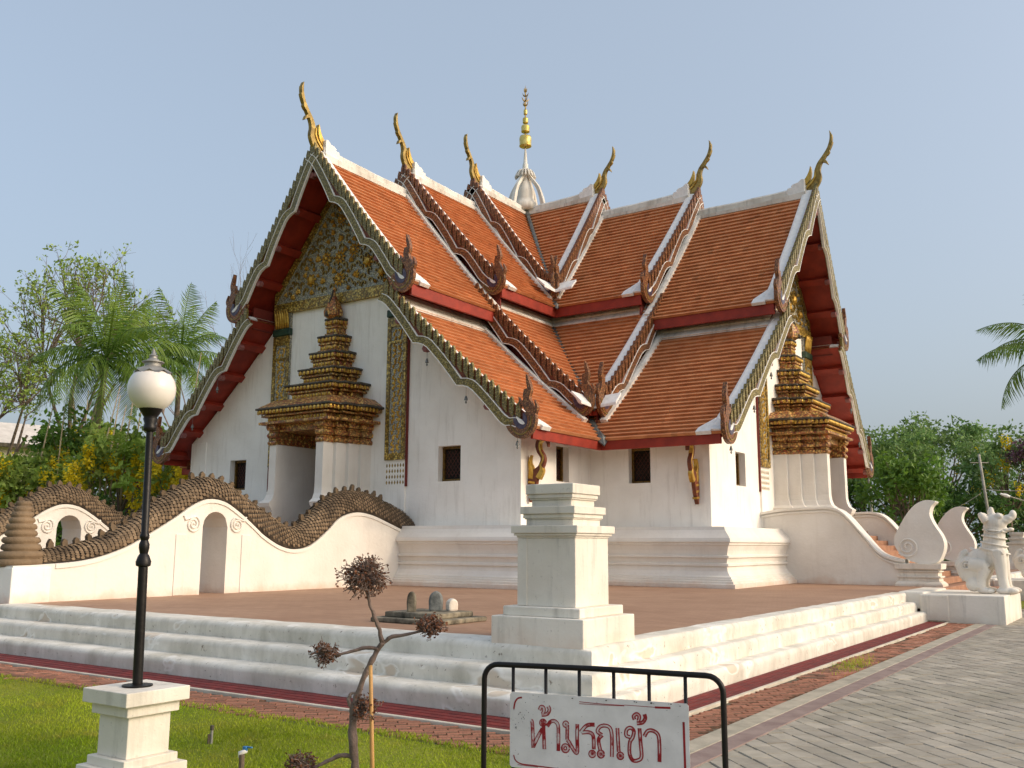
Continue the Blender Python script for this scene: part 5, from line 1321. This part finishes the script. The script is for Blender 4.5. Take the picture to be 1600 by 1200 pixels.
def frond_mesh(seed, L=4.0, droop=1.0, n=40):
    rg = random.Random(seed); mb = MB(); P = []
    for i in range(n + 1):
        s = i / n; P.append(Vector((L * (s * .95 - .18 * droop * s * s), 0, L * (.42 * s - .62 * droop * s * s))))
    mb.tube([tuple(p) for p in P], [.035 * (1 - .85 * i / n) for i in range(n + 1)], 4, .9)
    for i in range(4, n + 1):
        s = i / n; d = (P[min(i + 1, n)] - P[i - 1]).normalized(); l = L * .23 * (math.sin(math.pi * min(1, s * .92 + .1)) ** .7) * rg.uniform(.85, 1.15)
        for sd in (1, -1):
            o = (d * .55 + Vector((0, sd, 0)) * .85 + Vector((0, 0, -.35 - .75 * rg.random()))).normalized(); p = P[i]; m = p + o * l * .5; e = p + o * l * .92 + Vector((0, 0, -l * rg.uniform(.25, .5))); w = d * .021
            mb.add([tuple(p - w), tuple(p + w), tuple(m + w * 1.25), tuple(m - w * 1.25), tuple(e)], [(0, 1, 2, 3), (3, 2, 4)], rg.uniform(.75, 1.25))
    return mb.mesh('frond', mats=[M['palm_leaf']])
_FR = [frond_mesh(k, 4.0, d) for k, d in enumerate((.45, .75, 1.0, 1.25, .9))]
def palm(base, h, sc, seed, label, nf=22, lean=(0, 0)):
    rg = random.Random(seed); root = empty('coconut_palm', base, label, 'palm tree', 'coconut palms')
    x, y, z = base; pts = [(x + lean[0] * s * s, y + lean[1] * s * s, z + h * s - .2 * (1 - s)) for s in [i / 8 for i in range(9)]]
    MB().tube(pts, [.20 - .07 * i / 8 for i in range(9)], 9).build('trunk', 'bark', root, smooth=True)
    cx, cy = lean
    for k in range(nf):
        az = k * 2.399 + rg.uniform(-.2, .2); el = lerp(75, -42, (k / nf) ** .9) + rg.uniform(-8, 8)
        me = _FR[0] if el > 45 else rg.choice(_FR[1:3]) if el > 0 else rg.choice(_FR[2:])
        o = inst('frond', me, root, (cx, cy, h), (rg.uniform(-.25, .25), -R(el - 8), az), (sc * rg.uniform(.85, 1.1),) * 3)
    nuts = MB()
    for k in range(7): a = k * .9; nuts.ball((x + cx + .28 * math.cos(a), y + cy + .28 * math.sin(a), z + h - .25 - .1 * (k % 2)), (.13, .13, .16), 7, 5)
    nuts.build('coconuts', 'leaf_dark', root, smooth=True)
def P2(u, D, z=0.0):
    d = _f + _r2 * ((u - 800) / 1478.07); f = Vector((d.x, d.y, 0)); p = Vector((21.501, -32.675, 0)) + f * D
    return (p.x, p.y, z)
# ---- left side
palm(P2(152, 46), 10.7, 1.22, 3, 'nearer coconut palm with drooping bright fronds, left of the temple', 28, (.3, .2))
palm(P2(280, 54), 12.4, 1.22, 8, 'farther dark coconut palm next to the left gable edge', 22, (-.2, .1))
fan_tree(P2(118, 60), 7.0, 15.0, (6.4, 4.5, 6.2), 46, 19, 'tall sparse tree with fine twigs and small leaf tufts behind palms')
fan_tree(P2(8, 56), 4.5, 10.5, (3.6, 3.0, 4.2), 26, 23, 'sparse twiggy tree at the left photo edge')
branchy('bare_tree', P2(326, 80), 24.5, .40, 17, 'leafless fine-twigged tree behind the left gable', 'leaf_light', 0, 'bark_twig', 6, .16)
BT = [(70, 47, 4.8, (0, 0, 4.2), (2.3, 2.1, 2.1), 46, 46, 'leaf_light', 16, 'leafy golden shower tree at far left, few yellow blossoms'),
      (200, 44, 6.5, (0, 0, 5.1), (2.5, 2.2, 2.4), 52, 46, 'leaf_light', 40, 'golden shower tree full of yellow blossoms behind the lamp'),
      (300, 42, 6.0, (0, 0, 4.6), (2.0, 1.9, 2.7), 46, 46, 'leaf_light', 36, 'golden shower tree with hanging yellow blossoms by the left eave'),
      (130, 50, 7.5, (0, 0, 6.4), (2.8, 2.2, 2.3), 54, 46, 'leaf_mid', 16, 'green leafy tree beneath the nearer palm')]
for i, (u, D, h, cc, rad, nc, per, mt, ny, lb) in enumerate(BT):
    r = crown_tree('shower_tree', P2(u, D), h, cc, rad, nc, per, .34, mt, lb, 30 + i, 'golden shower trees on the left', trunk=.10, extra=yellow(ny, .34, 46), clr=.62)
    rg = random.Random(i); ps = MB()
    for k in range(5 if i in (1, 2) else 2):
        x, y, z = P2(u + rg.uniform(-35, 40), D); ps.tube([(x, y, 2.5), (x + rg.uniform(-.3, .3), y, 5.5), (x + rg.uniform(-.5, .7), y + .2, rg.uniform(8.0, 10.2))], [.05, .045, .02], 5)
    ps.build('pale_stem', 'bark_pale', r, smooth=True)
for i, (u, D, hh, w, mt, lb) in enumerate(((20, 36, 2.6, 1.6, 'leaf_mid', 'green shrub at the left photo edge behind the far naga'), (85, 39, 3.6, 1.7, 'leaf_mid', 'bright green bush rising over the far naga crest'), (150, 42, 3.8, 1.8, 'leaf_dark', 'dark green bush behind the far naga arch'), (215, 38, 3.0, 1.6, 'leaf_mid', 'green bush just left of the lamp post'), (278, 36, 2.8, 1.5, 'leaf_mid', 'green bush between lamp post and left temple wall'), (330, 46, 3.0, 1.5, 'leaf_light', 'pale green bush touching the left temple corner'), (40, 48, 5.2, 2.2, 'leaf_dark', 'dark leafy shrub in front of the left white building'), (175, 50, 5.5, 2.6, 'leaf_dark', 'dark leafy tree mass under the yellow blossoms'), (250, 52, 5.5, 2.4, 'leaf_dark', 'dark leafy shrub behind the lamp globe'))):
    crown_tree('shrub', P2(u, D), hh, (0, 0, hh * .5), (w, w, hh * .5), 26, 55, .26, mt, lb, 60 + i, 'shrubs along the left boundary', 'shrub', .05, clr=.55)
# boundary wall and white hall behind the shrubs
def seg_wall(u0, D0_, u1, D1, z0, z1, th, mat, name, root):
    a, b = Vector(P2(u0, D0_)), Vector(P2(u1, D1)); d = (b - a).normalized(); n = Vector((-d.y, d.x, 0)) * th
    q = [a, b, b + n, a + n]
    return MB().prism([(p.x, p.y, z0) for p in q], [(p.x, p.y, z1) for p in q]).build(name, mat, root, bevel=.02)
bw = empty('boundary_wall', P2(150, 56), 'grey boundary wall with pale panels behind the left shrubs', 'wall')
seg_wall(-60, 56, 330, 60, -.1, 4.3, .3, 'far_grey', 'wall', bw); seg_wall(-60, 55.9, 330, 59.9, 4.3, 4.5, .5, 'lip_dark', 'coping', bw)
for k in range(7): seg_wall(-40 + k * 54, 55.7 + k * .5, -6 + k * 54, 56.1 + k * .5, 1.2, 3.6, .2, 'far_wall', 'panel', bw)
hall = empty('hall', P2(20, 70), 'long white building with pale low roof at the left edge', 'building')
seg_wall(-90, 70, 120, 76, -.1, 9.3, 6, 'far_wall', 'wall', hall)
a, b = Vector(P2(-95, 69)), Vector(P2(126, 75.5)); d = (b - a).normalized(); n_ = Vector((-d.y, d.x, 0))
MB().prism([tuple(a + Vector((0, 0, 9.2))), tuple(a + n_ * 8 + Vector((0, 0, 9.2))), tuple(a + n_ * 4 + Vector((0, 0, 11.2)))], [tuple(b + Vector((0, 0, 9.2))), tuple(b + n_ * 8 + Vector((0, 0, 9.2))), tuple(b + n_ * 4 + Vector((0, 0, 11.2)))]).build('roof', 'far_roof', hall)
seg_wall(-95, 68.8, 126, 75.2, 8.9, 9.2, .3, 'lip_dark', 'eave', hall)
for k in range(6):
    seg_wall(-70 + k * 32, 69.9 + k * .95, -55 + k * 32, 70.3 + k * .95, 5.0, 7.6, .2, 'void', 'window', hall)
sh2 = empty('red_roofed_shed', P2(285, 50), 'small red roofed shed under the left eave', 'shed')
seg_wall(262, 50, 318, 52, -.1, 4.6, 3, 'far_wall', 'wall', sh2); seg_wall(258, 49.6, 322, 51.6, 4.6, 5.1, 3.6, 'red_dark', 'roof', sh2); seg_wall(272, 49.4, 296, 50.2, 5.1, 5.6, 2.0, 'far_roof', 'skylight', sh2)
# ---- right side
RT = [(1385, 66, 9.6, (0, 0, 7.0), (3.4, 3.4, 3.4), 70, 52, 'leaf_hazed', 'tall green tree just right of the temple gable'),
      (1462, 74, 12.2, (0, 0, 8.4), (4.4, 4.4, 3.7), 95, 52, 'leaf_hazed', 'largest round green tree in the right background'),
      (1405, 58, 7.4, (0, 0, 4.8), (2.6, 2.6, 2.8), 50, 52, 'leaf_mid', 'lower bright green tree behind the stair wall'),
      (1480, 66, 6.6, (0, 0, 3.8), (3.6, 3.2, 3.0), 60, 52, 'leaf_dark', 'dark understorey tree behind the curled posts'),
      (1560, 68, 10.2, (0, 0, 6.8), (3.2, 3.2, 3.4), 64, 52, 'leaf_hazed', 'tree with yellow blossoms behind the lion'),
      (1590, 74, 7.0, (0, 0, 4.0), (3.8, 3.2, 3.4), 60, 52, 'leaf_dark', 'dark green tree at the right photo edge'),
      (1345, 70, 9.0, (0, 0, 5.0), (3.4, 3.0, 4.4), 60, 52, 'leaf_dark', 'dark tree half hidden by the right gable')]
for i, (u, D, h, cc, rad, nc, per, mt, lb) in enumerate(RT):
    crown_tree('broadleaf_tree', P2(u, D), h, cc, rad, nc, per, .36, mt, lb, 90 + i, 'trees in the right background', trunk=.2, extra=yellow(22, .35, 34) if i == 4 else None, clr=.85)
crown_tree('bougainvillea', P2(1603, 66), 9.5, (0, 0, 7.6), (1.6, 1.6, 1.7), 26, 50, .26, 'flower_purple', 'purple flowering treetop at the right photo edge', 120, trunk=.1, clr=.6)
palm(P2(1664, 44), 10.9, 1.15, 5, 'palm crown entering the picture at the right edge', 20, (0, 0))
hd = MB(); rg = random.Random(77)
for k in range(120):
    c = Vector(P2(rg.uniform(1330, 1680), rg.uniform(76, 84), rg.uniform(.3, 4.6))); clump(hd, c, 1.0, 50, .36, rg, rg.uniform(.7, 1.15))
tag(hd.build('hedge', 'leaf_dark'), 'far dark hedge closing the right background', 'hedge', kind='stuff')
def pole(u, D, h, lean, label, arm=False, r=.11):
    x, y, z = P2(u, D); root = empty('utility_pole', (x, y, 0), label, 'pole')
    MB().tube([(x, y, -.1), (x + lean[0], y + lean[1], h)], [r, r * .75], 8).build('post', 'concrete', root, smooth=True)
    if arm: MB().tube([(x + lean[0] - .45, y + lean[1] - .3, h * .93), (x + lean[0] + .45, y + lean[1] + .3, h * .93)], .035, 6).build('cross_arm', 'concrete', root)
    return (x + lean[0], y + lean[1], h)
a = pole(1536, 58, 7.3, (-.5, -.3), 'leaning concrete utility pole in front of the right trees', True, .10)
b = pole(1350, 62, 6.3, (0, 0), 'pale concrete pole just under the right gable edge')
x, y, z = P2(1600, 50); sl_ = empty('street_light', (x, y, 0), 'thin street light with angled arm behind the lion head', 'street lamp')
MB().tube([(x, y, -.1), (x, y, 4.0)], .06, 8).build('post', 'concrete', sl_); q = Vector((x, y, 4.0)); e = q + Vector((-_r.x, -_r.y, 0)) * 1.25 + Vector((0, 0, .35)); MB().tube([tuple(q), tuple(e)], .035, 6).build('arm', 'concrete', sl_)
e2 = e + (e - q).normalized() * .5; MB().tube([tuple(e), tuple(e.lerp(e2, .3)), tuple(e2)], [.05, .10, .05], 8).build('lamp_head', 'white_paint', sl_)
def wire(p, q, sag, label):
    p, q = Vector(p), Vector(q); pts = [tuple(p.lerp(q, i / 16) - Vector((0, 0, sag * 4 * (i / 16) * (1 - i / 16)))) for i in range(17)]
    tag(MB().tube(pts, .022, 5).build('power_line', 'concrete', None, org=tuple(p)), label, 'wire', 'power lines')
wire((a[0], a[1], 5.0), P2(1380, 60, 3.2), .5, 'pale wire sloping down left from the leaning pole'); wire((a[0], a[1], 5.2), P2(1720, 56, 5.6), .3, 'pale wire running right from the leaning pole')
